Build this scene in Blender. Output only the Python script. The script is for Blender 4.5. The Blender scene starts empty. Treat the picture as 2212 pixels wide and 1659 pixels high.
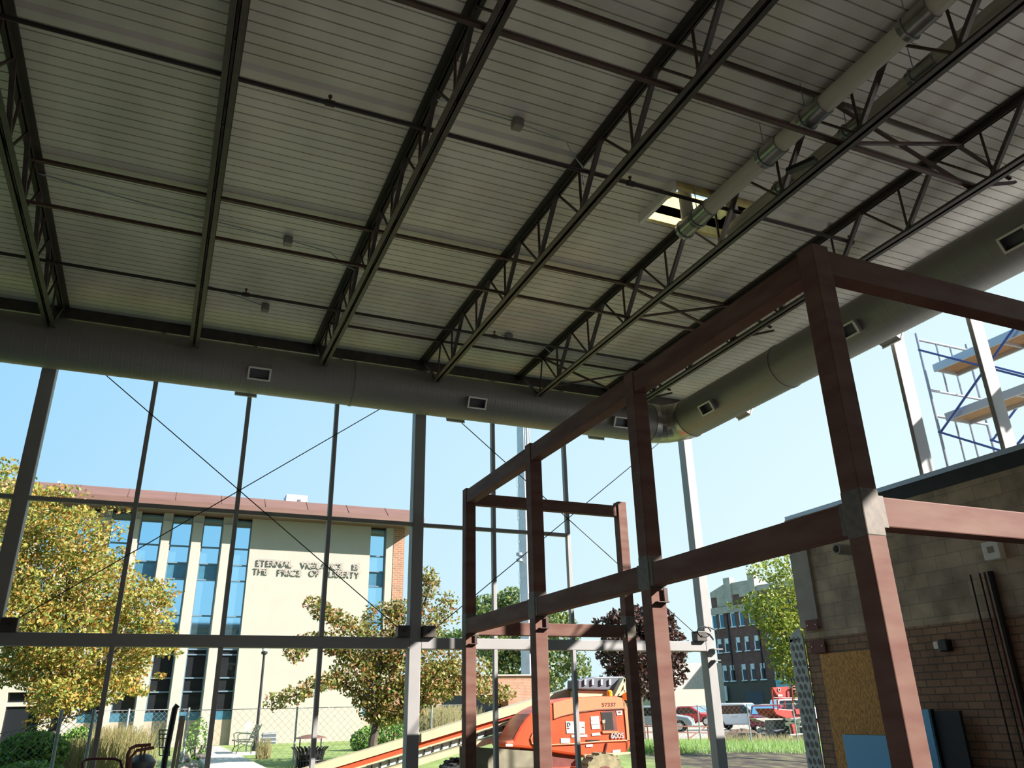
import bpy, bmesh, math, random
from mathutils import Vector, Matrix
random.seed(7)
S = bpy.context.scene
COL = S.collection
# ---------------------------------------------------------------- camera
F_PX, YAW, PITCH, ROLL = 1694.2, 0.41598, -0.39205, -0.02213
def _rot(a, b, c):
    Rz = Matrix(((math.cos(a), -math.sin(a), 0), (math.sin(a), math.cos(a), 0), (0, 0, 1)))
    B = Matrix(((1, 0, 0), (0, 0, -1), (0, 1, 0)))
    Rx = Matrix(((1, 0, 0), (0, math.cos(b), -math.sin(b)), (0, math.sin(b), math.cos(b))))
    Rr = Matrix(((math.cos(c), -math.sin(c), 0), (math.sin(c), math.cos(c), 0), (0, 0, 1)))
    return Rr @ Rx @ B @ Rz
RC = _rot(YAW, PITCH, ROLL)
cam_d = bpy.data.cameras.new('camera'); cam = bpy.data.objects.new('camera', cam_d); COL.objects.link(cam)
S.camera = cam
cam_d.sensor_width = 36; cam_d.lens = F_PX * 36 / 2212; cam_d.clip_end = 1000; cam_d.clip_start = .05
RT = RC.transposed()
cm = RT @ Matrix(((1, 0, 0), (0, -1, 0), (0, 0, -1)))
cam.matrix_world = cm.to_4x4()
def at(px, py, Y):
    d = RT @ Vector(((px - 1106) / F_PX, (py - 829.5) / F_PX, 1)); return d * (Y / d.y)
def atx(px, py, X):
    d = RT @ Vector(((px - 1106) / F_PX, (py - 829.5) / F_PX, 1)); return d * (X / d.x)
# ---------------------------------------------------------------- sky, sun, exposure
W = bpy.data.worlds.new('world'); S.world = W; W.use_nodes = True
nt = W.node_tree; nt.nodes.clear()
o_ = nt.nodes.new('ShaderNodeOutputWorld'); bg = nt.nodes.new('ShaderNodeBackground')
tc = nt.nodes.new('ShaderNodeTexCoord'); sep = nt.nodes.new('ShaderNodeSeparateXYZ')
nt.links.new(tc.outputs['Generated'], sep.inputs[0])
mul = nt.nodes.new('ShaderNodeMath'); mul.operation = 'MULTIPLY_ADD'; mul.inputs[1].default_value = .8; mul.inputs[2].default_value = .12
nt.links.new(sep.outputs['X'], mul.inputs[0])
sub = nt.nodes.new('ShaderNodeMath'); sub.operation = 'MULTIPLY_ADD'; sub.inputs[1].default_value = -.55
nt.links.new(sep.outputs['Z'], sub.inputs[0]); nt.links.new(mul.outputs[0], sub.inputs[2])
addh = nt.nodes.new('ShaderNodeMath'); addh.operation = 'ADD'; addh.inputs[1].default_value = .28
nt.links.new(sub.outputs[0], addh.inputs[0])
cr = nt.nodes.new('ShaderNodeValToRGB')
cr.color_ramp.elements[0].position = 0; cr.color_ramp.elements[0].color = (.35, .70, 1.0, 1)
cr.color_ramp.elements[1].position = .85; cr.color_ramp.elements[1].color = (.78, .98, 1, 1)
nt.links.new(addh.outputs[0], cr.inputs[0]); nt.links.new(cr.outputs[0], bg.inputs[0]); bg.inputs[1].default_value = 1.0
nt.links.new(bg.outputs[0], o_.inputs[0])
SUN = Vector((1, -.74, .72)).normalized()
sd = bpy.data.lights.new('sun', 'SUN'); sd.energy = 15; sd.angle = .0095; sd.color = (1, .93, .86)
so = bpy.data.objects.new('sun', sd); COL.objects.link(so); so.rotation_euler = SUN.to_track_quat('Z', 'Y').to_euler(); so.location = (20, -20, 30)
S.view_settings.view_transform = 'Standard'; S.view_settings.look = 'None'; S.view_settings.exposure = 0; S.view_settings.gamma = 1
S.view_settings.use_curve_mapping = False
# ---------------------------------------------------------------- materials
def mat(name, col, rough=.6, metal=0, noise=0, nscale=6, col2=None, bump=0, spec=None, alpha=None, streak=None):
    m = bpy.data.materials.new(name); m.use_nodes = True; n = m.node_tree; b = n.nodes['Principled BSDF']
    b.inputs['Base Color'].default_value = (*col, 1); b.inputs['Roughness'].default_value = rough; b.inputs['Metallic'].default_value = metal
    if spec is not None: b.inputs['Specular IOR Level'].default_value = spec
    if col2 or noise or bump:
        t = n.nodes.new('ShaderNodeTexCoord'); z = n.nodes.new('ShaderNodeTexNoise'); z.inputs['Scale'].default_value = nscale; z.inputs['Detail'].default_value = 6
        if streak:
            mp = n.nodes.new('ShaderNodeMapping'); mp.inputs['Scale'].default_value = streak
            n.links.new(t.outputs['Object'], mp.inputs[0]); n.links.new(mp.outputs[0], z.inputs['Vector'])
        else: n.links.new(t.outputs['Object'], z.inputs['Vector'])
        r = n.nodes.new('ShaderNodeValToRGB'); c2 = col2 or tuple(min(1, c * (1 - noise)) for c in col)
        r.color_ramp.elements[0].position = .35; r.color_ramp.elements[1].position = .65
        r.color_ramp.elements[0].color = (*c2, 1); r.color_ramp.elements[1].color = (*col, 1)
        n.links.new(z.outputs['Fac'], r.inputs[0]); n.links.new(r.outputs[0], b.inputs['Base Color'])
        if bump:
            bp = n.nodes.new('ShaderNodeBump'); bp.inputs['Strength'].default_value = bump; n.links.new(z.outputs['Fac'], bp.inputs['Height']); n.links.new(bp.outputs[0], b.inputs['Normal'])
    return m
def brick_mat(name, c1, c2, mortar, w, h, axis='y', ms=.012, noise=.35, rough=.85):
    m = bpy.data.materials.new(name); m.use_nodes = True; n = m.node_tree; b = n.nodes['Principled BSDF']; b.inputs['Roughness'].default_value = rough
    t = n.nodes.new('ShaderNodeTexCoord'); s = n.nodes.new('ShaderNodeSeparateXYZ'); c = n.nodes.new('ShaderNodeCombineXYZ')
    n.links.new(t.outputs['Object'], s.inputs[0]); n.links.new(s.outputs['Y' if axis == 'y' else 'X'], c.inputs[0]); n.links.new(s.outputs['Z'], c.inputs[1])
    br = n.nodes.new('ShaderNodeTexBrick'); br.inputs['Scale'].default_value = 1; br.inputs['Brick Width'].default_value = w; br.inputs['Row Height'].default_value = h
    br.inputs['Mortar Size'].default_value = ms; br.inputs['Color1'].default_value = (*c1, 1); br.inputs['Color2'].default_value = (*c2, 1); br.inputs['Mortar'].default_value = (*mortar, 1)
    n.links.new(c.outputs[0], br.inputs['Vector'])
    z = n.nodes.new('ShaderNodeTexNoise'); z.inputs['Scale'].default_value = 2.2; z.inputs['Detail'].default_value = 8; n.links.new(t.outputs['Object'], z.inputs['Vector'])
    mr = n.nodes.new('ShaderNodeMapRange'); mr.inputs['From Min'].default_value = .3; mr.inputs['From Max'].default_value = .7; mr.inputs['To Min'].default_value = 1 - noise; mr.inputs['To Max'].default_value = 1.1
    n.links.new(z.outputs['Fac'], mr.inputs[0])
    mx = n.nodes.new('ShaderNodeVectorMath'); mx.operation = 'SCALE'; n.links.new(br.outputs['Color'], mx.inputs[0]); n.links.new(mr.outputs[0], mx.inputs['Scale'])
    n.links.new(mx.outputs[0], b.inputs['Base Color']); return m
M = {}
M['white_steel'] = mat('white_steel', (.31, .305, .30), .55, 0, .08, 3)
M['frame_red'] = mat('red_primer_steel', (.19, .108, .084), .65, 0, 0, 3, (.145, .066, .052), spec=.15, streak=(.6, .6, 2.5))
M['weld_grey'] = mat('weld_grey', (.17, .14, .11), .6, 0, .3, 20)
M['joist'] = mat('dark_joist_steel', (.085, .072, .062), .45, .2, .3, 8)
M['joist_dark'] = mat('dark_top_chord', (.045, .038, .032), .6, 0, .2, 8)
M['joist_red'] = mat('web_primer', (.075, .035, .03), .5, 0, .3, 8)
M['joist_black'] = mat('black_pipe', (.03, .022, .02), .5, 0, .2, 8)
M['deck'] = mat('galvanised_deck', (.80, .765, .72), .5, .15, 0, 1.3, (.64, .61, .57), streak=(1.2, .6, 1))
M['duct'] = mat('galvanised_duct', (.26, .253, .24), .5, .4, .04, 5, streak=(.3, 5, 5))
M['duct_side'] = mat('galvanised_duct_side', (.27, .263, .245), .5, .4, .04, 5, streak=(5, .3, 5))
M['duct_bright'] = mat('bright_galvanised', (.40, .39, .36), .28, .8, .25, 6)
M['vent_white'] = mat('cream_register', (.86, .85, .78), .5)
M['dark'] = mat('dark_void', (.012, .012, .012), .8)
M['pvc'] = mat('pale_pvc', (.62, .58, .50), .4, 0, .06, 3)
M['yellow_ins'] = mat('yellow_insulation', (.78, .66, .28), .8, 0, .2, 10)
M['wood'] = mat('plank_wood', (.42, .27, .13), .8, 0, 0, 6, (.24, .14, .07), streak=(8, 1, 8))
M['osb'] = mat('strand_board', (.88, .47, .14), .8, 0, 0, 34, (.38, .20, .07), bump=.2, streak=(1, 1.6, .5))
M['foam'] = mat('sky_tinted_foam', (.20, .58, .95), .35, 0)  # sky reflection on the board faces put into the base blue
M['cmu'] = brick_mat('concrete_block', (.62, .50, .36), (.48, .39, .30), (.36, .32, .26), .41, .205, 'y', .006, .5)
M['brick'] = brick_mat('tan_brick', (.45, .28, .17), (.34, .20, .135), (.17, .13, .10), .235, .098, 'y', .009, .35)
M['concrete'] = mat('concrete', (.42, .40, .36), .85, 0, .2, 3, bump=.1)
M['membrane'] = mat('black_membrane', (.03, .032, .036), .6, 0, .3, 3)
M['coping'] = mat('metal_coping', (.50, .53, .58), .35, .5)
M['slab'] = mat('dusty_slab', (.20, .192, .185), .85, 0, .3, 1.2)
M['plate'] = mat('red_plate', (.17, .04, .03), .6, 0, .3, 5)
M['blue_steel'] = mat('blue_brace', (.03, .07, .28), .4)
M['scaf'] = mat('scaffold_tube', (.35, .36, .42), .35, .6)
M['cream'] = mat('cream_stone', (.35, .322, .272), .7, 0, .05, 1.5)
M['cream2'] = mat('cream_pilaster', (.355, .33, .285), .7, 0, .04, 1.5)
M['fascia'] = mat('brown_fascia', (.165, .085, .065), .5, 0, .15, 2, streak=(.4, 1, 3))
M['frame_grey'] = mat('window_frame_grey', (.33, .38, .42), .5)
M['frame_dark'] = mat('window_bar', (.10, .16, .21), .5)
M['wire'] = mat('wire_grey', (.24, .25, .26), .6)
M['sky_glass'] = mat('blue_glass', (.46, .76, .94), .04, .95)
M['teal_glass'] = mat('teal_panel', (.05, .16, .24), .3, .2, .2, 3)
M['dark_glass'] = mat('dark_glass', (.015, .017, .02), .05, 0, spec=.6)
M['tan_panel'] = mat('tan_panel', (.34, .29, .22), .7, 0, .1, 3)
M['brick_o'] = brick_mat('orange_brick', (.34, .15, .08), (.27, .11, .06), (.30, .24, .18), .3, .11, 'x', .018, .15)
M['letter'] = mat('pale_letter', (.27, .25, .22), .6)
M['black'] = mat('black_paint', (.012, .012, .014), .4)
M['green'] = mat('dark_green', (.03, .06, .03), .6)
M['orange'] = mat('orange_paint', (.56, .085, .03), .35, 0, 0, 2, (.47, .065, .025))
M['orange2'] = mat('pale_orange', (.62, .20, .10), .4)
M['boomc'] = mat('cream_boom_paint', (.50, .42, .27), .45, 0, .12, 3)
M['amber'] = mat('amber_plastic', (.9, .35, .02), .3)
M['greypl'] = mat('grey_plastic', (.10, .11, .13), .45)
M['sticker'] = mat('white_sticker', (.52, .50, .47), .5)
M['tyre'] = mat('dusty_tyre', (.30, .25, .15), .9, 0, .4, 9, bump=.3)
M['tyreb'] = mat('black_tyre', (.02, .02, .02), .8)
M['rim'] = mat('alloy_rim', (.6, .6, .6), .3, .8)
M['white_paint'] = mat('white_car_paint', (.80, .80, .82), .15)
M['grey_paint'] = mat('grey_car_paint', (.28, .33, .36), .2, .3)
M['silver_paint'] = mat('silver_car_paint', (.5, .54, .58), .2, .4)
M['red_paint'] = mat('red_car_paint', (.50, .03, .04), .2)
M['maroon_paint'] = mat('maroon_car_paint', (.16, .01, .03), .2)
M['liftred'] = mat('red_lift_paint', (.40, .045, .035), .4, 0, .2, 3)
M['bark'] = mat('bark', (.09, .07, .055), .9, 0, .4, 12, bump=.4)
M['brick_d'] = mat('dark_brick', (.17, .085, .07), .9, 0, .3, 1.2)
M['limestone'] = mat('limestone', (.42, .38, .32), .8, 0, .2, 1)
M['storefront'] = mat('storefront_stone', (.095, .075, .058), .7)
M['white_trim'] = mat('white_window_trim', (.62, .66, .68), .5)
M['mast'] = mat('mast_steel', (.50, .53, .56), .5, .1, .15, 1)
M['lath'] = mat('grey_lath', (.48, .55, .54), .6, .2, .2, 5)
M['chrome'] = mat('galvanised_pole', (.36, .40, .44), .4, .4, .2, 2)
M['galv_white'] = mat('pale_galvanised', (.42, .43, .45), .4, .1)  # plain pale grey metal for rooftop box, roof pole, pegs and cables
M['stonebed'] = mat('river_stone', (.34, .28, .22), .8, 0, .5, 14)
M['beige_wall'] = mat('beige_wall', (.45, .39, .27), .8, 0, .05, 2)
M['rust'] = mat('rusty_red', (.22, .07, .04), .7, 0, .3, 6)
def leafm(name, a, b, c):
    m = bpy.data.materials.new(name); m.use_nodes = True; n = m.node_tree; p = n.nodes['Principled BSDF']; p.inputs['Roughness'].default_value = .55
    g = n.nodes.new('ShaderNodeNewGeometry'); r = n.nodes.new('ShaderNodeValToRGB'); r.color_ramp.interpolation = 'LINEAR'
    e = r.color_ramp.elements; e[0].color = (*a, 1); e[1].color = (*c, 1); k = e.new(.5); k.color = (*b, 1)
    n.links.new(g.outputs['Random Per Island'], r.inputs[0]); n.links.new(r.outputs[0], p.inputs['Base Color'])
    tr = n.nodes.new('ShaderNodeBsdfTranslucent'); n.links.new(r.outputs[0], tr.inputs[0]); mx = n.nodes.new('ShaderNodeMixShader'); mx.inputs[0].default_value = .35
    n.links.new(p.outputs[0], mx.inputs[1]); n.links.new(tr.outputs[0], mx.inputs[2]); n.links.new(mx.outputs[0], n.nodes['Material Output'].inputs[0]); return m
L_AUT = leafm('autumn_leaves', (.37, .155, .03), (.35, .32, .065), (.14, .23, .045))
L_CRAB = leafm('crabapple_leaves', (.30, .10, .04), (.27, .26, .06), (.12, .18, .04))
L_GREEN = leafm('green_leaves', (.26, .28, .07), (.10, .17, .04), (.04, .08, .03))
L_PURP = leafm('purple_leaves', (.10, .03, .022), (.04, .017, .014), (.022, .02, .012))
L_YG = leafm('yellow_green_leaves', (.42, .40, .05), (.24, .30, .04), (.09, .16, .025))
L_BUSH = leafm('bush_leaves', (.26, .40, .07), (.14, .28, .045), (.05, .14, .03))
L_DRY = leafm('dry_grass', (.38, .32, .17), (.27, .23, .10), (.17, .20, .06))
# ---------------------------------------------------------------- mesh builder
class MB:
    def __init__(s): s.v = []; s.f = []
    def quad(s, *p):
        k = len(s.v); s.v += [tuple(q) for q in p]; s.f.append(tuple(range(k, k + len(p))))
    def box(s, x0, x1, y0, y1, z0, z1):
        k = len(s.v); s.v += [(x, y, z) for z in (z0, z1) for y in (y0, y1) for x in (x0, x1)]
        s.f += [tuple(k + i for i in q) for q in ((0, 2, 3, 1), (4, 5, 7, 6), (0, 1, 5, 4), (2, 6, 7, 3), (0, 4, 6, 2), (1, 3, 7, 5))]; return s
    def bar(s, a, b, w, h, up=(0, 0, 1)):
        a, b = Vector(a), Vector(b); d = (b - a).normalized(); u = Vector(up); r = d.cross(u)
        if r.length < 1e-3: r = d.cross(Vector((1, 0, 0)))
        r.normalize(); u = r.cross(d).normalized(); k = len(s.v)
        for c in (a, b):
            for i, j in ((-1, -1), (1, -1), (1, 1), (-1, 1)): s.v.append(tuple(c + r * i * w / 2 + u * j * h / 2))
        s.f += [tuple(k + i for i in q) for q in ((0, 1, 2, 3), (7, 6, 5, 4), (0, 4, 5, 1), (1, 5, 6, 2), (2, 6, 7, 3), (3, 7, 4, 0))]; return s
    def tube(s, pts, r, n=8, r2=None, cap=True):
        pts = [Vector(p) for p in pts]; k0 = len(s.v); N = len(pts)
        prev = None
        for i, p in enumerate(pts):
            d = (pts[min(i + 1, N - 1)] - pts[max(i - 1, 0)]).normalized()
            if prev is None:
                e = d.cross(Vector((0, 0, 1)))
                if e.length < .05: e = d.cross(Vector((1, 0, 0)))
            else: e = prev - d * prev.dot(d)
            e.normalize(); prev = e; g = d.cross(e); rr = r if r2 is None else r + (r2 - r) * i / (N - 1)
            for j in range(n):
                a = 2 * math.pi * j / n; s.v.append(tuple(p + e * math.cos(a) * rr + g * math.sin(a) * rr))
        for i in range(N - 1):
            for j in range(n): s.f.append((k0 + i * n + j, k0 + i * n + (j + 1) % n, k0 + (i + 1) * n + (j + 1) % n, k0 + (i + 1) * n + j))
        if cap:
            s.f.append(tuple(k0 + j for j in range(n))[::-1]); s.f.append(tuple(k0 + (N - 1) * n + j for j in range(n)))
        return s
    def lathe(s, prof, c=(0, 0, 0), n=16):
        k0 = len(s.v); c = Vector(c)
        for r, z in prof:
            for j in range(n): a = 2 * math.pi * j / n; s.v.append((c.x + r * math.cos(a), c.y + r * math.sin(a), c.z + z))
        for i in range(len(prof) - 1):
            for j in range(n): s.f.append((k0 + i * n + j, k0 + i * n + (j + 1) % n, k0 + (i + 1) * n + (j + 1) % n, k0 + (i + 1) * n + j))
        s.f.append(tuple(k0 + j for j in range(n))[::-1]); s.f.append(tuple(k0 + (len(prof) - 1) * n + j for j in range(n))); return s
    def prism(s, pts, a, b, axis='y'):
        k = len(s.v); n = len(pts)
        for c in (a, b):
            for p, q in pts: s.v.append((p, c, q) if axis == 'y' else (c, p, q) if axis == 'x' else (p, q, c))
        s.f.append(tuple(range(k, k + n))[::-1]); s.f.append(tuple(range(k + n, k + 2 * n)))
        for i in range(n): j = (i + 1) % n; s.f.append((k + i, k + j, k + n + j, k + n + i))
        return s
    def build(s, name, m, parent=None, smooth=False, bevel=0, label=None, mtx=None):
        me = bpy.data.meshes.new(name); me.from_pydata(s.v, [], s.f)
        if mtx is not None: me.transform(mtx)
        bm = bmesh.new(); bm.from_mesh(me); bmesh.ops.recalc_face_normals(bm, faces=bm.faces)
        if parent is not None:
            inv = parent.matrix_world_inv if False else Matrix.Translation(-Vector(parent.get('_o', (0, 0, 0))))
            bm.transform(inv)
        bm.to_mesh(me); bm.free(); me.materials.append(m)
        if smooth:
            for p in me.polygons: p.use_smooth = True
            me.set_sharp_from_angle(angle=math.radians(40))
        o = bpy.data.objects.new(name, me); COL.objects.link(o)
        if parent is not None: o.parent = parent; o['_o'] = parent.get('_o', (0, 0, 0))
        if bevel:
            bv = o.modifiers.new('bevel', 'BEVEL'); bv.width = bevel; bv.segments = 2; bv.limit_method = 'ANGLE'
        if label: o['label'] = label
        return o
def thing(name, label, cat, loc=(0, 0, 0), group=None):
    o = bpy.data.objects.new(name, None); COL.objects.link(o); o.location = loc; o['_o'] = tuple(loc)
    o.empty_display_size = .2
    return tag(o, label, cat, group)
def tag(o, label, cat, group=None, kind=None):
    o['label'] = label; o['category'] = cat
    if group: o['group'] = group
    if kind: o['kind'] = kind
    return o
def struct(o, label=None, cat=None):
    o['kind'] = 'structure'
    if label: o['label'] = label
    if cat: o['category'] = cat
    return o
def textobj(name, s, size, loc, m, parent=None, ext=.01, rot=(math.pi / 2, 0, 0), align='LEFT', shear=0, width=None, label=None):
    c = bpy.data.curves.new(name, 'FONT'); c.body = s; c.size = size; c.extrude = ext; c.align_x = align; c.shear = shear
    o = bpy.data.objects.new(name, c); COL.objects.link(o); c.materials.append(m)
    bpy.context.view_layer.update()
    if width: c.size = size; o.scale = (width / max(o.dimensions.x, 1e-3), 1, 1)
    dg = bpy.context.evaluated_depsgraph_get(); dg.update()
    me = bpy.data.meshes.new_from_object(o.evaluated_get(dg)); sc = o.scale.copy()
    bpy.data.objects.remove(o)
    off = Vector(parent.get('_o', (0, 0, 0))) if parent is not None else Vector((0, 0, 0))
    from mathutils import Euler
    me.transform(Matrix.Translation(Vector(loc) - off) @ Euler(rot).to_matrix().to_4x4() @ Matrix.Diagonal((*sc, 1)))
    if not me.materials: me.materials.append(m)
    o = bpy.data.objects.new(name, me); COL.objects.link(o)
    if parent is not None: o.parent = parent; o['_o'] = parent.get('_o', (0, 0, 0))
    if label: o['label'] = label
    return o
def sm(t, a, b):
    t = max(0, min(1, (t - a) / (b - a))); return t * t * (3 - 2 * t)
ORD = ['first', 'second', 'third', 'fourth', 'fifth', 'sixth', 'seventh', 'eighth', 'ninth']
# ================================================================ GROUND AND BUILDING SHELL
FLZ = -2.0
def gz(x, y):
    left = 1 - sm(x, 13, 24)
    z = FLZ + sm(y, 15, 27) * (.75 * left + .35 * (1 - left))
    if y < 16: z = FLZ
    z += .05 * math.sin(x * .9) * math.sin(y * .7) * sm(y, 15, 18) * (1 - sm(y, 33, 36))
    return z
b = MB(); nx, ny = 90, 80
xs = [-90 + 300 * i / nx for i in range(nx + 1)]; ys = [13.8 + (260 - 13.8) * (j / ny) ** 2.2 for j in range(ny + 1)]
b.v = [(x, y, gz(x, y)) for y in ys for x in xs]
b.f = [(j * (nx + 1) + i, j * (nx + 1) + i + 1, (j + 1) * (nx + 1) + i + 1, (j + 1) * (nx + 1) + i) for j in range(ny) for i in range(nx)]
gm = bpy.data.materials.new('lawn'); gm.use_nodes = True; n = gm.node_tree; p = n.nodes['Principled BSDF']; p.inputs['Roughness'].default_value = .9
t = n.nodes.new('ShaderNodeTexCoord'); z1 = n.nodes.new('ShaderNodeTexNoise'); z1.inputs['Scale'].default_value = 1.4; z1.inputs['Detail'].default_value = 9
r1 = n.nodes.new('ShaderNodeValToRGB'); e = r1.color_ramp.elements; e[0].position = .3; e[0].color = (.10, .17, .035, 1); e[1].position = .72; e[1].color = (.25, .31, .09, 1)
n.links.new(t.outputs['Object'], z1.inputs[0]); n.links.new(z1.outputs[0], r1.inputs[0])
z2 = n.nodes.new('ShaderNodeTexNoise'); z2.inputs['Scale'].default_value = 2.2; z2.inputs['Detail'].default_value = 10; n.links.new(t.outputs['Object'], z2.inputs[0])
r2 = n.nodes.new('ShaderNodeValToRGB'); e = r2.color_ramp.elements; e[0].position = .35; e[0].color = (.018, .013, .009, 1); e[1].position = .7; e[1].color = (.10, .075, .048, 1)  # earth brown, with dappled tree shade darkened into the colour
n.links.new(z2.outputs[0], r2.inputs[0])
sp = n.nodes.new('ShaderNodeSeparateXYZ'); n.links.new(t.outputs['Object'], sp.inputs[0])
mr = n.nodes.new('ShaderNodeMapRange'); mr.inputs['From Min'].default_value = 24.5; mr.inputs['From Max'].default_value = 26.5; n.links.new(sp.outputs['Y'], mr.inputs[0])
mr2 = n.nodes.new('ShaderNodeMapRange'); mr2.inputs['From Min'].default_value = 15; mr2.inputs['From Max'].default_value = 13; n.links.new(sp.outputs['X'], mr2.inputs[0])
mxx = n.nodes.new('ShaderNodeMath'); mxx.operation = 'MAXIMUM'; n.links.new(mr.outputs[0], mxx.inputs[0]); n.links.new(mr2.outputs[0], mxx.inputs[1])
z3 = n.nodes.new('ShaderNodeMath'); z3.operation = 'ADD'; n.links.new(mxx.outputs[0], z3.inputs[0]); n.links.new(z2.outputs[0], z3.inputs[1])
z4 = n.nodes.new('ShaderNodeMath'); z4.operation = 'SUBTRACT'; z4.inputs[1].default_value = .5; z4.use_clamp = True; n.links.new(z3.outputs[0], z4.inputs[0])
mc = n.nodes.new('ShaderNodeMix'); mc.data_type = 'RGBA'; n.links.new(z4.outputs[0], mc.inputs[0]); n.links.new(r2.outputs[0], mc.inputs[6]); n.links.new(r1.outputs[0], mc.inputs[7]); n.links.new(mc.outputs[2], p.inputs['Base Color'])
struct(b.build('ground', gm, smooth=True), 'green lawn and bare earth around the open building', 'ground')
struct(MB().box(-30, 60, -40, 13.8, FLZ - .3, FLZ).build('floor', M['slab']), 'dusty floor inside the open steel building', 'floor')
struct(MB().box(20, 120, 37.5, 90, -1.9, -1.62).build('parking_lot', mat('parking_concrete', (.36, .33, .28), .9, 0, .15, .6)), 'pale concrete parking lot behind the fence', 'parking lot')
struct(MB().prism([(at(450, 1659, 22).x, 21), (at(570, 1659, 22).x, 21), (at(432, 1612, 36).x + .9, 38), (at(432, 1612, 36).x - .3, 38)], -1.62, -1.2, 'z').build('sidewalk', mat('pale_path', (.48, .455, .41), .9, 0, .1, 2)), 'pale concrete path crossing the lawn to the cream building', 'path')

# ---- roof deck with narrow ribs running left to right
DZ = 6.28
def deck_profile(y0, y1):
    pr = []; y = y0; P = .1426
    while y + P <= y1 + 1e-6:
        pr += [(y, DZ), (y + P - .018, DZ), (y + P - .014, DZ + .045), (y + P - .004, DZ + .045)]; y += P
    pr.append((y1, DZ)); return pr
b = MB()
def deck_piece(x0, x1, y0, y1):
    pr = deck_profile(y0, y1); k = len(b.v)
    for (y, z) in pr: b.v += [(x0, y, z), (x1, y, z)]
    for i in range(len(pr) - 1): b.f.append((k + 2 * i, k + 2 * i + 1, k + 2 * i + 3, k + 2 * i + 2))
    k = len(b.v)
HX0, HX1, HY0, HY1 = 5.42, 6.75, 6.90, 7.62
deck_piece(-9.3, 10.45, -14, HY0); deck_piece(-9.3, HX0, HY0, HY1); deck_piece(HX1, 10.45, HY0, HY1); deck_piece(-9.3, 10.45, HY1, 13.75)
struct(b.build('ceiling', M['deck']), 'ribbed galvanised metal roof deck seen from below', 'ceiling')
# roofing above the deck keeps the light out
b = MB(); b.box(-9.3, 10.45, -14, HY0, DZ + .09, DZ + .25); b.box(-9.3, HX0, HY0, HY1, DZ + .09, DZ + .25); b.box(HX1, 10.45, HY0, HY1, DZ + .09, DZ + .25); b.box(-9.3, 10.45, HY1, 13.75, DZ + .09, DZ + .25)
struct(b.build('roof_slab', M['membrane']), 'dark roofing over the metal deck', 'roof')
t = thing('roof_curb', 'open roof curb with yellow insulated sides above the vent pipes', 'roof curb', (6.08, 7.26, DZ))
MB().box(HX0 - .06, HX0, HY0 - .06, HY1 + .06, DZ - .12, DZ + .55).build('curb_side', M['vent_white'], t)
MB().box(HX1, HX1 + .06, HY0 - .06, HY1 + .06, DZ - .02, DZ + .55).build('curb_side', M['yellow_ins'], t)
MB().box(HX0, HX1, HY1, HY1 + .06, DZ - .04, DZ + .55).build('curb_side', M['yellow_ins'], t)
MB().box(HX0, HX1, HY0 - .06, HY0, DZ - .06, DZ + .55).build('curb_side', M['yellow_ins'], t)
MB().box(HX0, HX1 - .55, HY0, HY1, DZ + .62, DZ + .66).build('curb_lid', M['vent_white'], t)

# ---- right wall: block over brick, coping, membrane
RX = 10.10; WY = 10.82
t = thing('wall_right', 'right wall of concrete block above tan brick', 'wall', (RX, 0, FLZ)); t['kind'] = 'structure'
MB().box(RX, RX + .3, -14, WY, .98, 3.0).build('block_wall', M['cmu'], t)
MB().box(RX, RX + .3, -14, WY, FLZ, .98).build('brick_wall', M['brick'], t)
MB().box(RX - .03, RX + .33, -14, WY, 3.0, 3.07).build('coping', M['coping'], t, label='grey metal coping')
MB().box(RX - .012, RX, -14, 9.6, 2.80, 3.0).build('membrane', M['membrane'], t, label='black membrane strip')
MB().box(RX - .05, RX, WY - .42, WY, 1.15, 3.0).build('pilaster', M['concrete'], t, label='smooth concrete pilaster')
struct(MB().box(10.42, 34, -14, 9.9, FLZ, 2.92).build('adjacent_roof', mat('gravel_roof', (.42, .40, .37), .9, 0, .2, 2)), 'flat gravel roof of the lower building beyond the block wall', 'roof')
struct(MB().box(-9, 10.4, -14.3, -14, FLZ, DZ).build('wall_back', M['brick']), 'block wall behind the camera', 'wall')
struct(MB().box(-9.3, -9, -14, 13.7, FLZ, DZ).build('light_block_wall', M['brick']), 'unseen block wall added at far left to keep side light out', 'wall')  # out of view, added to shut out light from the left side
# steel header beams at the roof edge
tag(MB().box(-9, 10.4, 13.42, 13.62, 6.08, 6.279).build('header_beam', M['joist']), 'dark steel header beam under the roof edge over the glazed wall', 'beam')
tag(MB().box(10.12, 10.34, -14, 13.4, 6.08, 6.279).build('header_beam', M['joist']), 'dark steel header beam above the right wall under the roof', 'beam')

# ---- glazed wall framing
def tube_col(name, x0, x1, y0, y1, z0, z1, label, cat, group=None, m='white_steel', bv=.012):
    o = MB().box(x0, x1, y0, y1, z0, z1).build(name, M[m], bevel=bv); return tag(o, label, cat, group)
tube_col('steel_column', -2.255, -2.045, 13.5, 13.72, FLZ, 6.08, 'thick steel column at the left edge of the window wall', 'column')
tube_col('steel_column', 3.955, 4.165, 13.5, 13.72, FLZ, 6.08, 'thick white steel column in the middle of the window wall', 'column')
tube_col('steel_column', 10.05, 10.26, 13.5, 13.72, FLZ, 6.08, 'thick white steel column at the corner where the round duct turns', 'column')
BZ0, BZ1 = .965, 1.15
MULL = [(-.575, 'slim mullion just right of the left steel column'), (.945, 'slim mullion where the left pair of brace rods cross'),
        (2.475, 'slim mullion left of the middle steel column'), (5.54, 'slim mullion right of the middle steel column beside the mast'),
        (7.10, 'slim mullion where the right pair of brace rods cross')]
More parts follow.
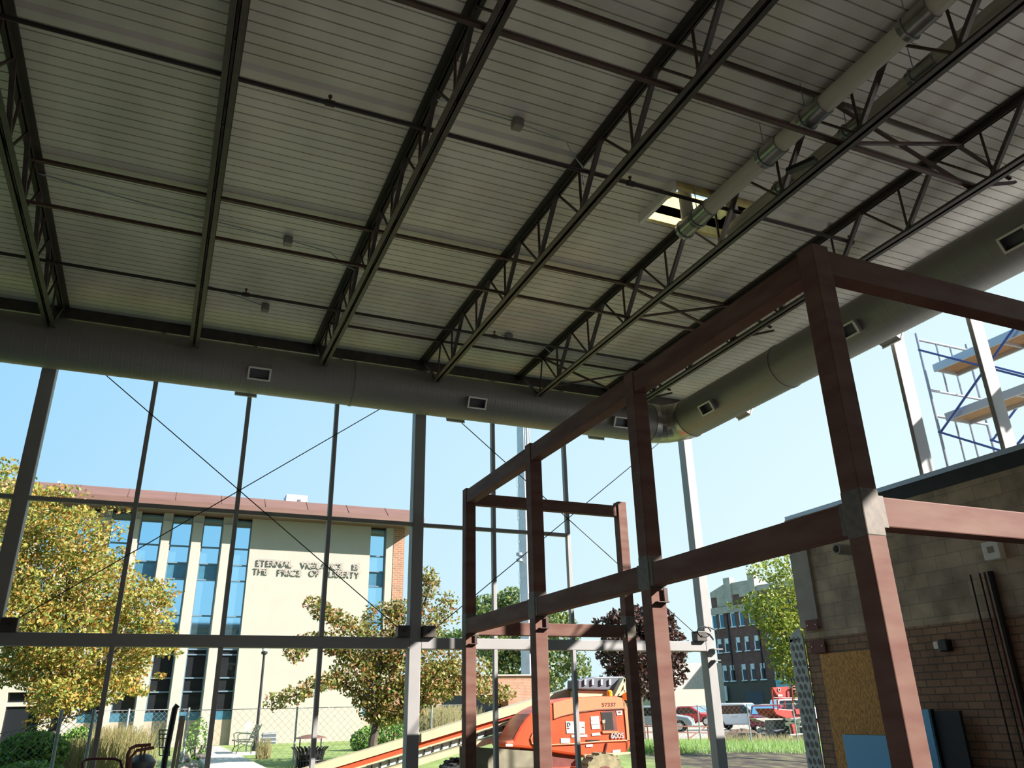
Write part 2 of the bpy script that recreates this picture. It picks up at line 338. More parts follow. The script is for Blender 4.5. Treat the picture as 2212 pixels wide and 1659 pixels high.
for x, l in MULL:
    t = thing('window_mullion', l + ', dark to white steel', 'mullion', (x, 13.55, FLZ), 'window mullions')
    MB().box(x - .035, x + .035, 13.5, 13.6, BZ1, 6.08).build('upper_tube', M['white_steel'], t, bevel=.006)
    MB().box(x - .035, x + .035, 13.5, 13.6, FLZ, BZ0).build('lower_tube', M['white_steel'], t, bevel=.006)
tube_col('girt_beam', -9, -2.255, 13.5, 13.68, BZ0, BZ1, 'grey steel beam leaving the frame at left beyond the left column', 'beam')
tube_col('girt_beam', -2.045, 3.955, 13.5, 13.68, BZ0, BZ1, 'long dark grey steel beam across the left window bay', 'beam')
tube_col('girt_beam', 4.165, 10.05, 13.5, 13.68, BZ0, BZ1, 'long white steel beam across the right window bay behind the red frame', 'beam')
xs_ = [-9, -2.255, -2.045, -.61, -.54, .91, .98, 2.44, 2.51, 3.955, 4.165, 5.505, 5.575, 7.065]
tl = ['beyond the left column', 'next to the left column', 'left of the crossed brace rods', 'right of the crossed brace rods', 'left of the middle column', 'right of the middle column', 'between the mast and the brace crossing']
for i in range(0, 14, 2):
    tube_col('window_transom', xs_[i], xs_[i + 1], 13.51, 13.59, 3.06, 3.125, f'slim horizontal steel transom {tl[i // 2]}', 'transom', 'window transoms', bv=.005)
# brace rods and their gusset boxes
for a, c, l in (((-1.95, 1.25), (3.95, 5.72), 'thin brace rod rising right in the left window bay'), ((-1.95, 5.67), (3.83, 1.24), 'thin brace rod falling right in the left window bay'),
                ((4.40, 1.30), (10.0, 5.70), 'thin brace rod rising right in the right window bay'), ((4.16, 5.68), (9.86, 1.26), 'thin brace rod falling right in the right window bay')):
    y = 13.472 if 'rising' in l else 13.49
    tag(MB().tube([(a[0], y, a[1]), (c[0], y, c[1])], .0085, 6).build('brace_rod', M['joist_black']), l, 'brace rod')
for x0, x1, l in ((-2.04, -1.83, 'right of the left column'), (3.73, 3.95, 'left of the middle column'), (4.17, 4.40, 'right of the middle column'), (9.80, 10.04, 'left of the corner column')):
    t = thing('gusset_box', f'dark gusset box on the beam {l} holding a brace rod', 'gusset', (x0, 13.5, BZ1), 'gusset boxes')
    MB().box(x0, x1, 13.42, 13.6, BZ1, BZ1 + .19).build('box_plate', M['joist'], t, bevel=.01)
    MB().tube([((x0 + x1) / 2, 13.40, BZ1 + .1), ((x0 + x1) / 2, 13.43, BZ1 + .1)], .02, 8).build('bolt', M['joist_black'], t)
t = thing('cable_loop', 'loose black wire looped around the corner column above the beam', 'cable', (10.0, 13.4, 1.35))
pts = [(9.98 + .16 * math.cos(a), 13.42, 1.33 + .10 * math.sin(a)) for a in [i * .5 for i in range(0, 12)]]
MB().tube(pts, .012, 6).build('loop', M['black'], t)
MB().tube([(9.9, 13.43, 1.38), (10.1, 13.42, 1.42), (10.27, 13.42, 1.36), (10.33, 13.44, 1.24)], .012, 6).build('tail', M['black'], t)
t = thing('bracket', 'small white bracket plate on the corner column below the beam', 'bracket', (10.2, 13.4, .9))
MB().box(10.13, 10.34, 13.36, 13.5, .99, 1.01).build('top_plate', M['white_steel'], t); MB().box(10.13, 10.26, 13.36, 13.5, .78, .8).build('lower_plate', M['white_steel'], t)
# clerestory posts on the right wall and column beyond
for i, (y, w) in enumerate(((9.28, .12), (7.93, .15), (6.62, .17), (5.2, .17))):
    l = ['seen just left of the tall red column', 'standing right of the tall red column', 'in front of the scaffold planks', 'near the right edge of the picture'][i]
    tube_col('white_post', RX + .03, RX + .29, y - .035, y + .035, 3.07, 6.08, f'white steel post on the block wall, {l}', 'post', 'white posts on the right wall')

# ---- roof joists
JX = [-2.12, -.07, 2.0, 4.05, 6.10, 8.14]
JL = ['at the left edge of the ceiling', 'second from the left, seen edge on', 'third from the left, right of the edge-on joist', 'fourth from the left, passing the conduit loop', 'fifth from the left, beside the pale vent pipes', 'sixth from the left, above the red frame']
def make_joist(x, label):
    t = thing('roof_joist', f'open web steel roof joist {label}', 'roof joist', (x, 13.4, 6.08), 'roof joists')
    b = MB(); b.box(x - .075, x - .012, -3, 12.58, 5.50, 5.515); b.box(x + .012, x + .075, -3, 12.58, 5.50, 5.515)
    b.box(x - .02, x - .012, -3, 12.58, 5.50, 5.575); b.box(x + .012, x + .02, -3, 12.58, 5.50, 5.575)
    b.build('bottom_chord', M['joist'], t)
    b = MB(); b.box(x - .085, x - .008, -3, 13.5, 6.252, 6.272); b.box(x + .008, x + .085, -3, 13.5, 6.252, 6.272)
    b.box(x - .02, x - .012, -3, 13.5, 6.18, 6.272); b.box(x + .012, x + .02, -3, 13.5, 6.18, 6.272)
    b.build('top_chord', M['joist_dark'], t)
    y = 11.75
    while y > -2.4:
        MB().bar((x, y, 5.53), (x, y - .60, 6.22), .05, .05).build('heavy_web', M['joist'], t) if True else None
        MB().tube([(x, y, 5.53), (x, y + .58, 6.22)], .017, 6).build('light_web', M['joist_red'], t)
        MB().tube([(x, y - .03, 5.53), (x, y - .03, 6.22)], .017, 6).build('vertical_web', M['joist_red'], t)
        y -= 1.19
    MB().tube([(x, 12.35, 6.2), (x, 12.5, 5.53)], .017, 6).build('end_web', M['joist_red'], t)
    MB().bar((x, 12.55, 5.53), (x, 13.3, 6.2), .04, .04).build('end_web', M['joist'], t)
    return t
for x, l in zip(JX, JL): make_joist(x, l)
# bridging angles and cross bracing
for y, z, w, l in ((4.85, 6.2, .035, 'upper bridging angle nearest the camera'), (4.85, 5.6, .05, 'lower bridging angle nearest the camera'),
                   (9.25, 6.2, .055, 'upper bridging angle across the middle of the ceiling'), (9.25, 5.6, .032, 'lower bridging angle across the middle of the ceiling'),
                   (12.3, 6.2, .03, 'upper bridging angle close to the window wall')):
    tag(MB().box(-2.2 if y < 12 else 2, 8.2, y - w / 2, y + w / 2, z - .02, z + .02).build('bridging_angle', M['joist_red']), f'dark {l}', 'bridging')
for (y, a, c) in ((4.85, 6.10, 8.14), (9.25, 6.10, 8.14), (12.3, 6.10, 8.14), (4.85, 8.14, 10.1), (9.25, 8.14, 10.1), (12.3, 8.14, 10.1)):
    wh = {4.85: 'nearest the camera', 9.25: 'mid ceiling', 12.3: 'near the duct'}[y]; ww = 'between fifth and sixth joists' if a < 7 else 'between sixth joist and right wall'
    t = thing('cross_brace', f'crossed dark roof braces {ww}, {wh}', 'cross brace', (a, y, 5.6), 'cross braces')
    z1, z2 = (5.58, 6.2) if c < 9 else (5.95, 5.87)
    if c > 9: c = 8.98
    MB().bar((a, y + .02, 6.2), (c, y + .02, z1), .04, .03).build('brace_bar', M['joist_red'], t)
    MB().bar((a, y - .02, 5.58), (c, y - .02, z2), .04, .03).build('brace_bar', M['joist_red'], t)
# sprinkler pipes
def sprinkler(z, y, x0, x1, heads, label):
    t = thing('sprinkler_pipe', label, 'sprinkler pipe', (x0, y, z))
    MB().tube([(x0, y, z), (x1, y, z)], .025, 8).build('pipe', M['joist_black'], t)
    for hx in heads:
        h = MB().tube([(hx - .05, y, z), (hx + .05, y, z)], .036, 8).build('tee', M['joist_black'], t)
        MB().tube([(hx, y, z), (hx, y, z + .09)], .012, 6).tube([(hx, y, z + .08), (hx, y, z + .1)], .022, 8).build('sprinkler_head', M['rust'], h)
sprinkler(5.95, 6.71, -6, 8.25, [.93, 4.62, 8.2], 'dark sprinkler pipe crossing the ceiling nearer the camera')
sprinkler(5.95, 11.3, -6, 8.4, [.56, 4.68], 'dark sprinkler pipe crossing the ceiling near the duct')
# conduits with junction boxes
def conduit(pts, boxes, label):
    t = thing('conduit_run', label, 'conduit', pts[0]); MB().tube(pts, .010, 6).build('conduit', M['chrome'], t)
    for (x, y, z) in boxes: MB().box(x - .06, x + .06, y - .06, y + .06, z - .09, z + .02).build('junction_box', M['duct'], t, bevel=.01)
conduit([(2.0, 6.45, 6.15), (2.2, 6.5, 6.22), (3.0, 6.54, 6.24), (3.7, 6.62, 6.24), (3.85, 6.75, 6.2), (4.0, 6.8, 6.1), (4.1, 6.95, 5.95)], [(3.03, 6.54, 6.25)], 'thin conduit with a box between third and fourth joists')
conduit([(-2.1, 9.6, 6.24), (-1, 9.75, 6.22), (.97, 9.99, 6.24), (1.6, 10.1, 6.24), (1.8, 10.25, 6.18), (2.05, 10.25, 6.1)], [(.97, 9.99, 6.25)], 'thin conduit with a box left of the third joist')
conduit([(-.05, 11.75, 6.24), (.93, 12.15, 6.24)], [(.93, 12.15, 6.25)], 'short conduit ending in a box near the left duct')
conduit([(5.0, 11.74, 6.24), (5.9, 11.9, 6.24), (6.1, 11.95, 6.15)], [(5.14, 11.74, 6.25)], 'short conduit with a box near the fifth joist end')
# ---- big round duct with registers
DCY, DCX, DCZ, DR = 13.05, 9.50, 5.45, .40
t = thing('round_duct', 'large galvanised round duct along the window wall turning along the right wall', 'duct', (9.5, 13.05, 5.45))
RB = .62
def ringed(p0, p1, axis):
    b = MB(); n = 40; N = int((Vector(p1) - Vector(p0)).length / .15); p0, p1 = Vector(p0), Vector(p1); k0 = 0
    for i in range(N + 1):
        for d, r in ((0, DR), (.006, DR + .002), (.012, DR), (.022, DR), (.138, DR)) if i < N else ((0, DR),):
            c = p0.lerp(p1, i / N) + (p1 - p0).normalized() * d
            for j in range(n):
                a = 2 * math.pi * j / n
                b.v.append((c.x, c.y + r * math.cos(a), c.z + r * math.sin(a)) if axis == 'x' else (c.x + r * math.cos(a), c.y, c.z + r * math.sin(a)))
    L = len(b.v) // n
    for i in range(L - 1):
        for j in range(n): b.f.append((i * n + j, i * n + (j + 1) % n, (i + 1) * n + (j + 1) % n, (i + 1) * n + j))
    return b
ringed((-8.95, DCY, DCZ), (DCX - RB, DCY, DCZ), 'x').build('duct_run', M['duct'], t, smooth=True)
ringed((DCX, DCY - RB, DCZ), (DCX, -6, DCZ), 'y').build('duct_run', M['duct_side'], t, smooth=True)
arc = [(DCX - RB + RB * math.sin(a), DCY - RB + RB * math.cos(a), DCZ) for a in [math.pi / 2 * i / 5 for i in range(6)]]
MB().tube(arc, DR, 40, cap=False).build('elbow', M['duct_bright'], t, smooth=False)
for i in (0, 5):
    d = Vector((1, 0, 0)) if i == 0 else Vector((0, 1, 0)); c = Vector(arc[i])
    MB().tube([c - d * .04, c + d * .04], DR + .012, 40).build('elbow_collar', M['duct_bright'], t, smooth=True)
for x in (2.6, -6): MB().tube([(x, DCY, DCZ), (x + .05, DCY, DCZ)], DR + .012, 40).build('duct_collar', M['duct'], t, smooth=True)
for y in (9.6, 4.2, 1): MB().tube([(DCX, y, DCZ), (DCX, y + .05, DCZ)], DR + .012, 40).build('duct_collar', M['duct_side'], t, smooth=True)
def register(cx, cy, ax, outward, label):
    # ax: duct direction; outward: horizontal unit vector facing the room or the glass
    w = .17; h = .095; ang = math.radians(28)
    d = Vector(ax); o = Vector(outward); n_ = (o * math.cos(ang) - Vector((0, 0, 1)) * math.sin(ang)); u = n_.cross(d).normalized(); c = Vector((cx, cy, DCZ))
    t2 = thing('duct_register', label, 'air register', tuple(c + n_ * DR), 'duct registers')
    b = MB(); a0, a1 = c + n_ * (DR - .06), c + n_ * (DR + .11)
    for s0, s1 in (((-1, -1), (1, -1)), ((1, -1), (1, 1)), ((1, 1), (-1, 1)), ((-1, 1), (-1, -1))):
        q = [a0 + d * s0[0] * w + u * s0[1] * h, a0 + d * s1[0] * w + u * s1[1] * h, a1 + d * s1[0] * w + u * s1[1] * h, a1 + d * s0[0] * w + u * s0[1] * h]; b.quad(*q)
    b.build('collar', M['duct'], t2)
    b = MB(); e = .028
    for s in (-1, 1):
        b.bar(a1 + d * (-w - e / 2) + u * s * h, a1 + d * (w + e / 2) + u * s * h, .02, e, up=tuple(u)); b.bar(a1 + d * s * w - u * h, a1 + d * s * w + u * h, .02, e, up=tuple(d))
    b.build('frame', M['vent_white'], t2)
    b = MB(); q = a0 + n_ * .07; b.quad(q - d * w - u * h, q + d * w - u * h, q + d * w + u * h, q - d * w + u * h); b.build('damper', M['greypl'] if outward[1] < 0 or outward[0] < 0 else M['dark'], t2)
RLB = ['at the left edge of the picture', 'left of the middle column', 'right of the middle column', 'next to the duct elbow']
for x, l in zip((-2.95, .99, 4.86, 7.95), RLB):
    register(x, DCY, (1, 0, 0), (0, -1, 0), f'rectangular register facing the room on the back duct, {l}')
    register(x + (-.12), DCY, (1, 0, 0), (0, 1, 0), f'register facing outside under the back duct, {l}')
for y, l in zip((11.35, 7.8, 5.08), ('next to the elbow', 'right of the tall red column', 'at the right edge of the picture')):
    register(DCX, y, (0, 1, 0), (-1, 0, 0), f'cream register facing the room on the right duct, {l}')
    if y > 6: register(DCX, y - .05, (0, 1, 0), (1, 0, 0), f'register facing outside under the right duct, {l}')
# ---- pale vent pipes with hangers
def vent_pipe(x, z, y0, y1, coup, rx, label, stub):
    t = thing('vent_pipe', label, 'vent pipe', (x, y1, z))
    MB().tube([(x, y0, z), (x, y1, z)], rx, 20).build('pipe', M['pvc'], t, smooth=True)
    for y in coup: MB().tube([(x, y - .16, z), (x, y + .16, z)], rx + .014, 20).build('coupling', M['duct_bright'], t, smooth=True)
    for y in coup:
        h = MB().tube([(x + (rx + .025) * math.cos(a), y + .1, z + (rx + .025) * math.sin(a)) for a in [2 * math.pi * i / 16 for i in range(17)]], .008, 6).build('hanger_ring', M['chrome'], t)
        MB().tube([(x, y + .1, z + rx), (x, y + .1, DZ)], .006, 6).build('hanger_rod', M['chrome'], h)
    MB().tube([(stub, y1 - .1, z), (stub, y1 - .1, DZ + .5)], .085, 16).build('riser', M['pvc'], t, smooth=True)
vent_pipe(5.68, 5.78, -3, 7.12, [3.42, 4.75, 5.42, 6.72, 7.0], .105, 'pale round vent pipe with bright couplings hung under the deck', 5.68)
vent_pipe(6.33, 5.85, -3, 7.0, [3.9, 4.8, 5.9], .085, 'second vent pipe half hidden above the fifth joist', 6.33)
tag(MB().bar((6.12, 5.22, 5.66), (6.02, 5.55, 5.70), .1, .05).build('cloth_rag', M['black']), 'black rag caught on the fifth joist beside the vent pipe', 'rag')

# ---- red primed steel frame
FX0, FX1 = 4.40, 7.30; FY = [11.80, 9.30, 6.66, 3.97]; FW = .17
RCL = ['farthest back of the near row', 'second from the back of the near row', 'third from the back of the near row', 'the tallest looking one nearest the camera']
def icol(x, y, label, top):
    t = thing('red_column', label, 'steel column', (x, y, FLZ), 'red frame columns')
    w = FW / 2
    MB().box(x - w, x + w, y - w, y + w, FLZ, top).build('shaft', M['frame_red'], t, bevel=.008)
    MB().box(x - w * 1.6, x + w * 1.6, y - w * 1.6, y + w * 1.6, FLZ, FLZ + .02).build('base_plate', M['frame_red'], t)
    return t
def patch(t, x, y, z0, z1):
    w = FW / 2 + .003
    MB().box(x - w, x + w, y - w, y + w, z0, z1).build('weld_patch', M['weld_grey'], t, bevel=.01, label='grey bare weld patch')
M['weld_pale'] = mat('pale_weld', (.38, .34, .26), .6, 0, .15, 8)
TZ0, TZ1, LZ0, LZ1 = 3.09, 3.31, 1.07, 1.285
for y, l in zip(FY, RCL):
    t = icol(FX0, y, f'red primed steel column, {l}', TZ1 + .03)
    patch(t, FX0, y, LZ0 - .04, LZ1 + .08)
t = icol(7.25, FY[0], 'red primed steel column at the back right of the red frame', 3.34); patch(t, 7.25, FY[0], LZ0 - .04, LZ1 + .1)
t = icol(7.25, FY[3], 'red primed steel column just outside the right edge', 3.34)
def rbeam(a, c, z0, z1, label, w=.15):
    t = thing('red_beam', label, 'steel beam', (a[0], a[1], z0), 'red frame beams')
    b = MB(); (x0, y0), (x1, y1) = a, c
    if abs(x1 - x0) < .01: x = x0; b.box(x - w / 2, x + w / 2, y0, y1, z0, z1)
    else: b.box(x0, x1, y0 - w / 2, y0 + w / 2, z0, z1)
    b.build('beam_tube', M['frame_red'], t, bevel=.01)
    for (x, y) in ((a, c) if z0 < 3 else ()):
        d = .05; q = MB()
        if abs(x1 - x0) < .01: yy = y + (d if y == y0 else -d); q.box(x - w / 2 - .004, x + w / 2 + .004, min(y, yy), max(y, yy), z0 - .004, z1 + .004)
        else: xx = x + (d if x == x0 else -d); q.box(min(x, xx), max(x, xx), y - w / 2 - .004, y + w / 2 + .004, z0 - .004, z1 + .004)
        q.build('weld_patch', M['weld_grey'], t, label='grey bare weld patch')
h = FW / 2
for i in range(3):
    n_ = ['back span', 'middle span', 'near span'][i]
    rbeam((FX0, FY[i + 1] + h), (FX0, FY[i] - h), TZ0, TZ1, f'red steel top beam of the long side, {n_}')
    rbeam((FX0, FY[i + 1] + h), (FX0, FY[i] - h), LZ0, LZ1, f'red steel lower beam of the long side, {n_}')
rbeam((FX0 + h, FY[0]), (7.25 - h, FY[0]), 3.08, 3.27, 'red steel top cross beam at the back of the red frame', .12)
rbeam((FX0 + h, FY[0]), (7.25 - h, FY[0]), 1.05, 1.245, 'sunlit red steel lower cross beam at the back of the red frame', .12)
rbeam((FX0 + h, FY[3]), (7.25 - h, FY[3]), TZ0, TZ1, 'dark red steel top cross beam running out at the right')
rbeam((FX0 + h, FY[3]), (7.25 - h, FY[3]), 1.10, 1.315, 'sunlit pinkish lower cross beam running out at the right')
for i, y in enumerate(FY[:3]):
    tag(MB().box(FX0 - .04, FX0 + .09, y - h - .05, y - h, LZ0 - .16, LZ0 - .15).bar((FX0 + .07, y - h - .025, LZ0 - .15), (FX0 + .07, y - h - .025, LZ0 - .02), .01, .04).build('seat_angle', M['joist_red']), f'small dark seat angle on the red column {RCL[i].split(",")[0]}', 'bracket')
# ================================================================ THINGS ON AND BY THE RIGHT WALL
t = thing('pipe_stub', 'round pale pipe stub poking out of the block wall', 'pipe', (RX, 9.5, 2.25))
b = MB(); n = 20
for i in range(n):
    a, c = 2 * math.pi * i / n, 2 * math.pi * (i + 1) / n
    for r0, r1, x0, x1 in ((.085, .085, RX, RX - .3), (.062, .062, RX, RX - .3), (.085, .062, RX - .3, RX - .3)):
        b.quad((x0, 9.5 + r0 * math.cos(a), 2.25 + r0 * math.sin(a)), (x0, 9.5 + r0 * math.cos(c), 2.25 + r0 * math.sin(c)), (x1, 9.5 + r1 * math.cos(c), 2.25 + r1 * math.sin(c)), (x1, 9.5 + r1 * math.cos(a), 2.25 + r1 * math.sin(a)))
b.build('pipe_sleeve', M['concrete'], t); MB().tube([(RX - .02, 9.5, 2.25), (RX, 9.5, 2.25)], .06, 16).build('pipe_hole', M['dark'], t)
t = thing('wall_flange', 'white square flange with a tan centre on the block wall', 'flange', (RX, 7.05, 1.8))
MB().box(RX - .12, RX, 6.93, 7.17, 1.68, 1.92).build('flange_box', M['vent_white'], t, bevel=.015); MB().box(RX - .13, RX - .12, 7.01, 7.09, 1.77, 1.85).build('centre', M['tan_panel'], t)
t = thing('wall_light', 'small white and black fixture on the brick wall', 'wall light', (RX, 8.16, .68))
MB().box(RX - .12, RX, 8.16, 8.24, .64, .74).build('white_face', M['vent_white'], t, bevel=.01); MB().box(RX - .12, RX, 8.02, 8.16, .60, .76).build('black_housing', M['black'], t, bevel=.02)
for (y0, y1, z0, z1, l) in ((10.40, 10.68, 1.10, 1.27, 'upper'), (10.33, 10.66, .74, .94, 'lower')):
    t = thing('steel_plate', f'{l} of two dark red steel plates bolted at the end of the block wall', 'plate', (RX, y0, z0))
    MB().box(RX - .065, RX - .05, y0, y1, z0, z1).box(RX - .05, RX, y0 + .05, y1 - .05, z0 + .03, z1 - .03).build('plate', M['plate'], t)
    for yy in (y0 + .05, y1 - .05): MB().tube([(RX - .08, yy, (z0 + z1) / 2), (RX - .065, yy, (z0 + z1) / 2)], .012, 8).build('bolt', M['vent_white'], t)
for y, r, l, m in ((7.47, .012, 'thin dark conduit left of the wall chase', 'joist_black'), (7.33, .012, 'thin dark conduit close to the black pipe', 'joist_black'), (7.18, .045, 'thick black pipe running down the brick wall', 'black'), (7.26, .014, 'rusty red pipe beside the thick black pipe', 'rust')):
    tag(MB().tube([(RX - .06, y, 1.55), (RX - .06, y, FLZ)], r, 8).build('wall_pipe', M[m]), l, 'pipe')
tag(MB().box(RX - .035, RX - .005, 9.30, 10.50, FLZ, .72).build('strand_board_panel', M['osb']), 'orange brown strand board sheet covering the wall end', 'board')
def foam(x, y0, y1, z, l):
    t = thing('foam_board', l, 'board', (x, y0, FLZ)); MB().box(x - .04, x, y0, y1, FLZ, z).build('board_face', M['foam'], t); MB().box(x, x + .05, y0 - .02, y1 - .01, FLZ, z + .004).build('dark_backing', M['black'], t)
foam(9.6, 8.83, 9.78, -.46, 'light blue foam board leaning in front of the strand board')
foam(9.85, 8.40, 8.55, -.13, 'narrow light blue board right of the near red column')
t = thing('shadow_sheet', 'added dark sheet for the shadow beside the narrow blue board', 'panel', (9.95, 7.9, FLZ)); MB().box(9.88, 9.93, 7.98, 8.38, FLZ, -.15).build('panel_face', M['membrane'], t)  # dark sheet put in for the shadow right of the blue board
# perforated grey lath strip at the end of the wall
t = thing('perforated_strip', 'grey perforated metal strip hanging at the end of the brick wall', 'metal strip', (RX, 10.9, 1.1))
MB().box(RX - .03, RX - .01, 10.83, 11.17, FLZ, 1.0).build('perforated_web', M['lath'], t)
b = MB(); z = FLZ + .05; k = 0
while z < .95:
    for q in range(3):
        y = 10.89 + .105 * q + (.05 if k % 2 else 0)
        if y < 11.14: b.prism([(y - .036, z + .025), (y - .01, z), (y + .036, z + .04), (y + .036, z + .085), (y + .01, z + .11), (y - .036, z + .07)], RX - .033, RX - .03, 'x')
    z += .125; k += 1
b.build('slot_holes', M['greypl'], t)
MB().prism([(10.84, 1.0), (11.17, .95), (11.08, 1.1), (10.9, 1.17)], RX - .03, RX - .01, 'x').build('bent_top', M['lath'], t)
# ---- scaffold outside the right wall
KS = 1.13
t = thing('scaffold', 'scaffold tower with blue braces outside the right wall', 'scaffold', (13, 9.6, 3))
SX0, SX1 = 11.5 * KS, 12.75 * KS; SY = [8.49 * KS, 6.4 * KS, 4.3 * KS]
for y in SY:
    for x in (SX0, SX1): MB().tube([(x, y, 2.92), (x, y, 5.92 * KS)], .026, 8).build('post', M['scaf'], t)
    for z in (5.8, 4.85, 4.38, 3.35): MB().tube([(SX0, y, z * KS), (SX1, y, z * KS)], .024, 8).build('frame_rail', M['scaf'], t)
    for z0, z1 in ((4.85, 5.8), (3.35, 4.38)):
        for x in (11.95, 12.3): MB().tube([(x * KS, y, z0 * KS), (x * KS, y, z1 * KS)], .018, 6).build('inner_post', M['scaf'], t)
for y0, y1 in zip(SY[:-1], SY[1:]):
    for x in (SX0, SX1):
        for z0, z1 in ((5.6, 4.1), (4.1, 2.75)):
            MB().tube([(x - .03, y0, z0 * KS), (x - .03, y1, z1 * KS)], .022, 6).build('cross_brace', M['blue_steel'], t); MB().tube([(x + .03, y0, z1 * KS), (x + .03, y1, z0 * KS)], .022, 6).build('cross_brace', M['blue_steel'], t)
for z, l in ((5.22 * KS, 'upper'), (4.33 * KS, 'lower')):
    q = thing('scaffold_plank', f'{l} wooden scaffold plank deck with pale side rails outside the right wall', 'plank', (13, 9.5, z), 'scaffold planks')
    MB().box(13.13, 13.70, 4, 9.45, z, z + .03).build('deck_board', M['wood'], q)
    for x in (13.09, 13.70): MB().box(x, x + .04, 4, 9.48, z - .07, z + .08).build('side_rail', M['coping'], q)
    for yy in (9.44, 8.1, 6.8, 5.4): MB().box(13.1, 13.72, yy, yy + .04, z - .055, z).build('cross_piece', M['coping'], q)
# ================================================================ CREAM BUILDING WITH THE LETTERING
FY0 = 40.0; GB = -1.3; EZ = 8.86
t = thing('cream_building', 'cream stone building with tall blue windows, brown roof edge and wall lettering', 'building', (4, FY0, GB))
WC = [(-9.6, -8.7), (-8.2, -7.3), (-6.8, -5.9), (-5.35, -4.5), (-3.95, -3.1), (-2.6, -1.75), (-1.36, -.42), (0, .9), (1.38, 2.26), (2.84, 3.6), (9.5, 10.34)]
xe = [-14] + [v for w in WC for v in w] + [11.25]
b = MB()
for i in range(0, len(xe), 2): b.box(xe[i], xe[i + 1], FY0, FY0 + .5, GB, EZ)
b.box(-14, 11.25, FY0 + .5, FY0 + 14, GB, EZ)
b.build('stone_wall', M['cream'], t)
b = MB(); b.box(10.72, 11.3, FY0 - .02, FY0, GB, EZ); b.box(11.25, 11.3, FY0, FY0 + 14, GB, EZ); b.build('brick_corner', M['brick_o'], t, label='orange brick corner strip')
for x0, x1 in ((-3.1, -2.6), (-1.75, -1.36), (-.42, 0), (.9, 1.38), (2.26, 2.84), (-4.5, -3.95), (-5.9, -5.35)):
    MB().box(x0 + .03, x1 - .03, FY0 - .16, FY0, GB, EZ - .4).build('pilaster', M['cream2'], t)
for x0, x1 in WC:
    yb = FY0 + .28; f = MB(); e = .05
    f.box(x0, x0 + e, yb - .06, yb, GB + 1.5, 8.75).box(x1 - e, x1, yb - .06, yb, GB + 1.5, 8.75)
    for z in (8.72, 7.4, 6.62, 5.88, 4.25, 2.78, 2.55, .98, 1.55): f.box(x0, x1, yb - .08, yb, z - .03, z + .03)
    w = f.build('window', M['frame_dark'], t)
    MB().box(x0, x1, yb, yb + .03, 6.62, 8.75).build('pane', M['sky_glass'], w)
    MB().box(x0, x1, yb, yb + .03, 5.88, 6.62).build('pane', M['teal_glass' if x0 > -1.4 and not 2.5 < x0 < 3 else 'sky_glass'], w)
    MB().box(x0, x1, yb, yb + .03, 2.78, 5.88).build('pane', M['sky_glass'], w)
    MB().box(x0, x1, yb, yb + .03, .15, 2.78).build('pane', M['dark_glass'], w)
    MB().box(x0, x1, yb, yb + .03, .15 - .35, .15).build('teal_panel', M['teal_glass'], w)
    MB().box(x0, x1, yb, yb + .03, GB, -.2).build('tan_panel', M['tan_panel'], w)
RXE = 11.9
b = MB(); b.prism([(38.5, EZ + .06), (38.5, EZ + .30), (39.3, 9.72), (54, 9.72), (54, EZ), (38.62, EZ), (38.62, EZ + .06)], -15, RXE, 'x'); b.build('roof_edge', M['fascia'], t, label='brown sloped metal roof edge')
MB().box(-15, RXE, 38.55, 38.62, EZ - .06, EZ + .06).build('soffit_trim', M['cream2'], t, label='cream trim under the roof edge')
for x in range(-14, 12, 2): MB().bar((x, 38.48, EZ + .31), (x, 39.3, 9.735), .025, .015).build('roof_seam', M['fascia'], t)
b = MB().box(5.35, 6.45, 42, 43, 9.7, 10.75); b.build('rooftop_unit', M['galv_white'], t, label='small pale rooftop box')
MB().box(5.95, 6.1, 41.97, 42, 10.1, 10.5).build('unit_mark', M['greypl'], t)
MB().box(-5.3, -5.2, 42, 42.1, 9.7, 10.5).build('roof_pole', M['galv_white'], t)
MB().box(5.72, 6.6, FY0 - .02, FY0, GB, -.05).build('white_box', M['sticker'], t) if False else None
vx0, vx1 = at(567, 1595, FY0).x, at(596, 1595, FY0).x; vz = at(580, 1583, FY0).z
g = MB().box(vx0, vx1, FY0 - .03, FY0, GB + .02, vz).build('basement_vent', M['greypl'], t)
for k in range(3): MB().box(vx0, vx1, FY0 - .05, FY0 - .03, GB + .12 + k * .16, GB + .16 + k * .16).build('louvre', M['frame_grey'], g)
p0, p1 = at(553, 1222, FY0), at(771, 1232, FY0)
def letters(s, xl, xr, z, size):
    nonlocal_w = xr - xl
    words = s.split('|'); spans = [w.split(':') for w in words]
    for w, a, c in spans:
        a, c = float(a), float(c)
        textobj('lettering', w, size, (a, FY0 - .10, z), M['letter'], t, .05, width=c - a)
letters('', 0, 0, 0, 1) if False else None
def word(w, xa, xb, ybase, size=.44):
    A = at(xa, ybase, FY0); B = at(xb, ybase + (xb - xa) * .048, FY0)
    textobj('lettering', w, size, (A.x, FY0 - .08, (A.z + B.z) / 2), M['letter'], t, .02, width=B.x - A.x)
word('ETERNAL', 555, 632, 1221); word('VIGILANCE', 652, 741, 1226); word('IS', 762, 775, 1230)
word('THE', 549, 580, 1239); word('PRICE', 601, 651, 1241.5); word('OF', 670, 692, 1243); word('LIBERTY', 712, 778, 1244.5)
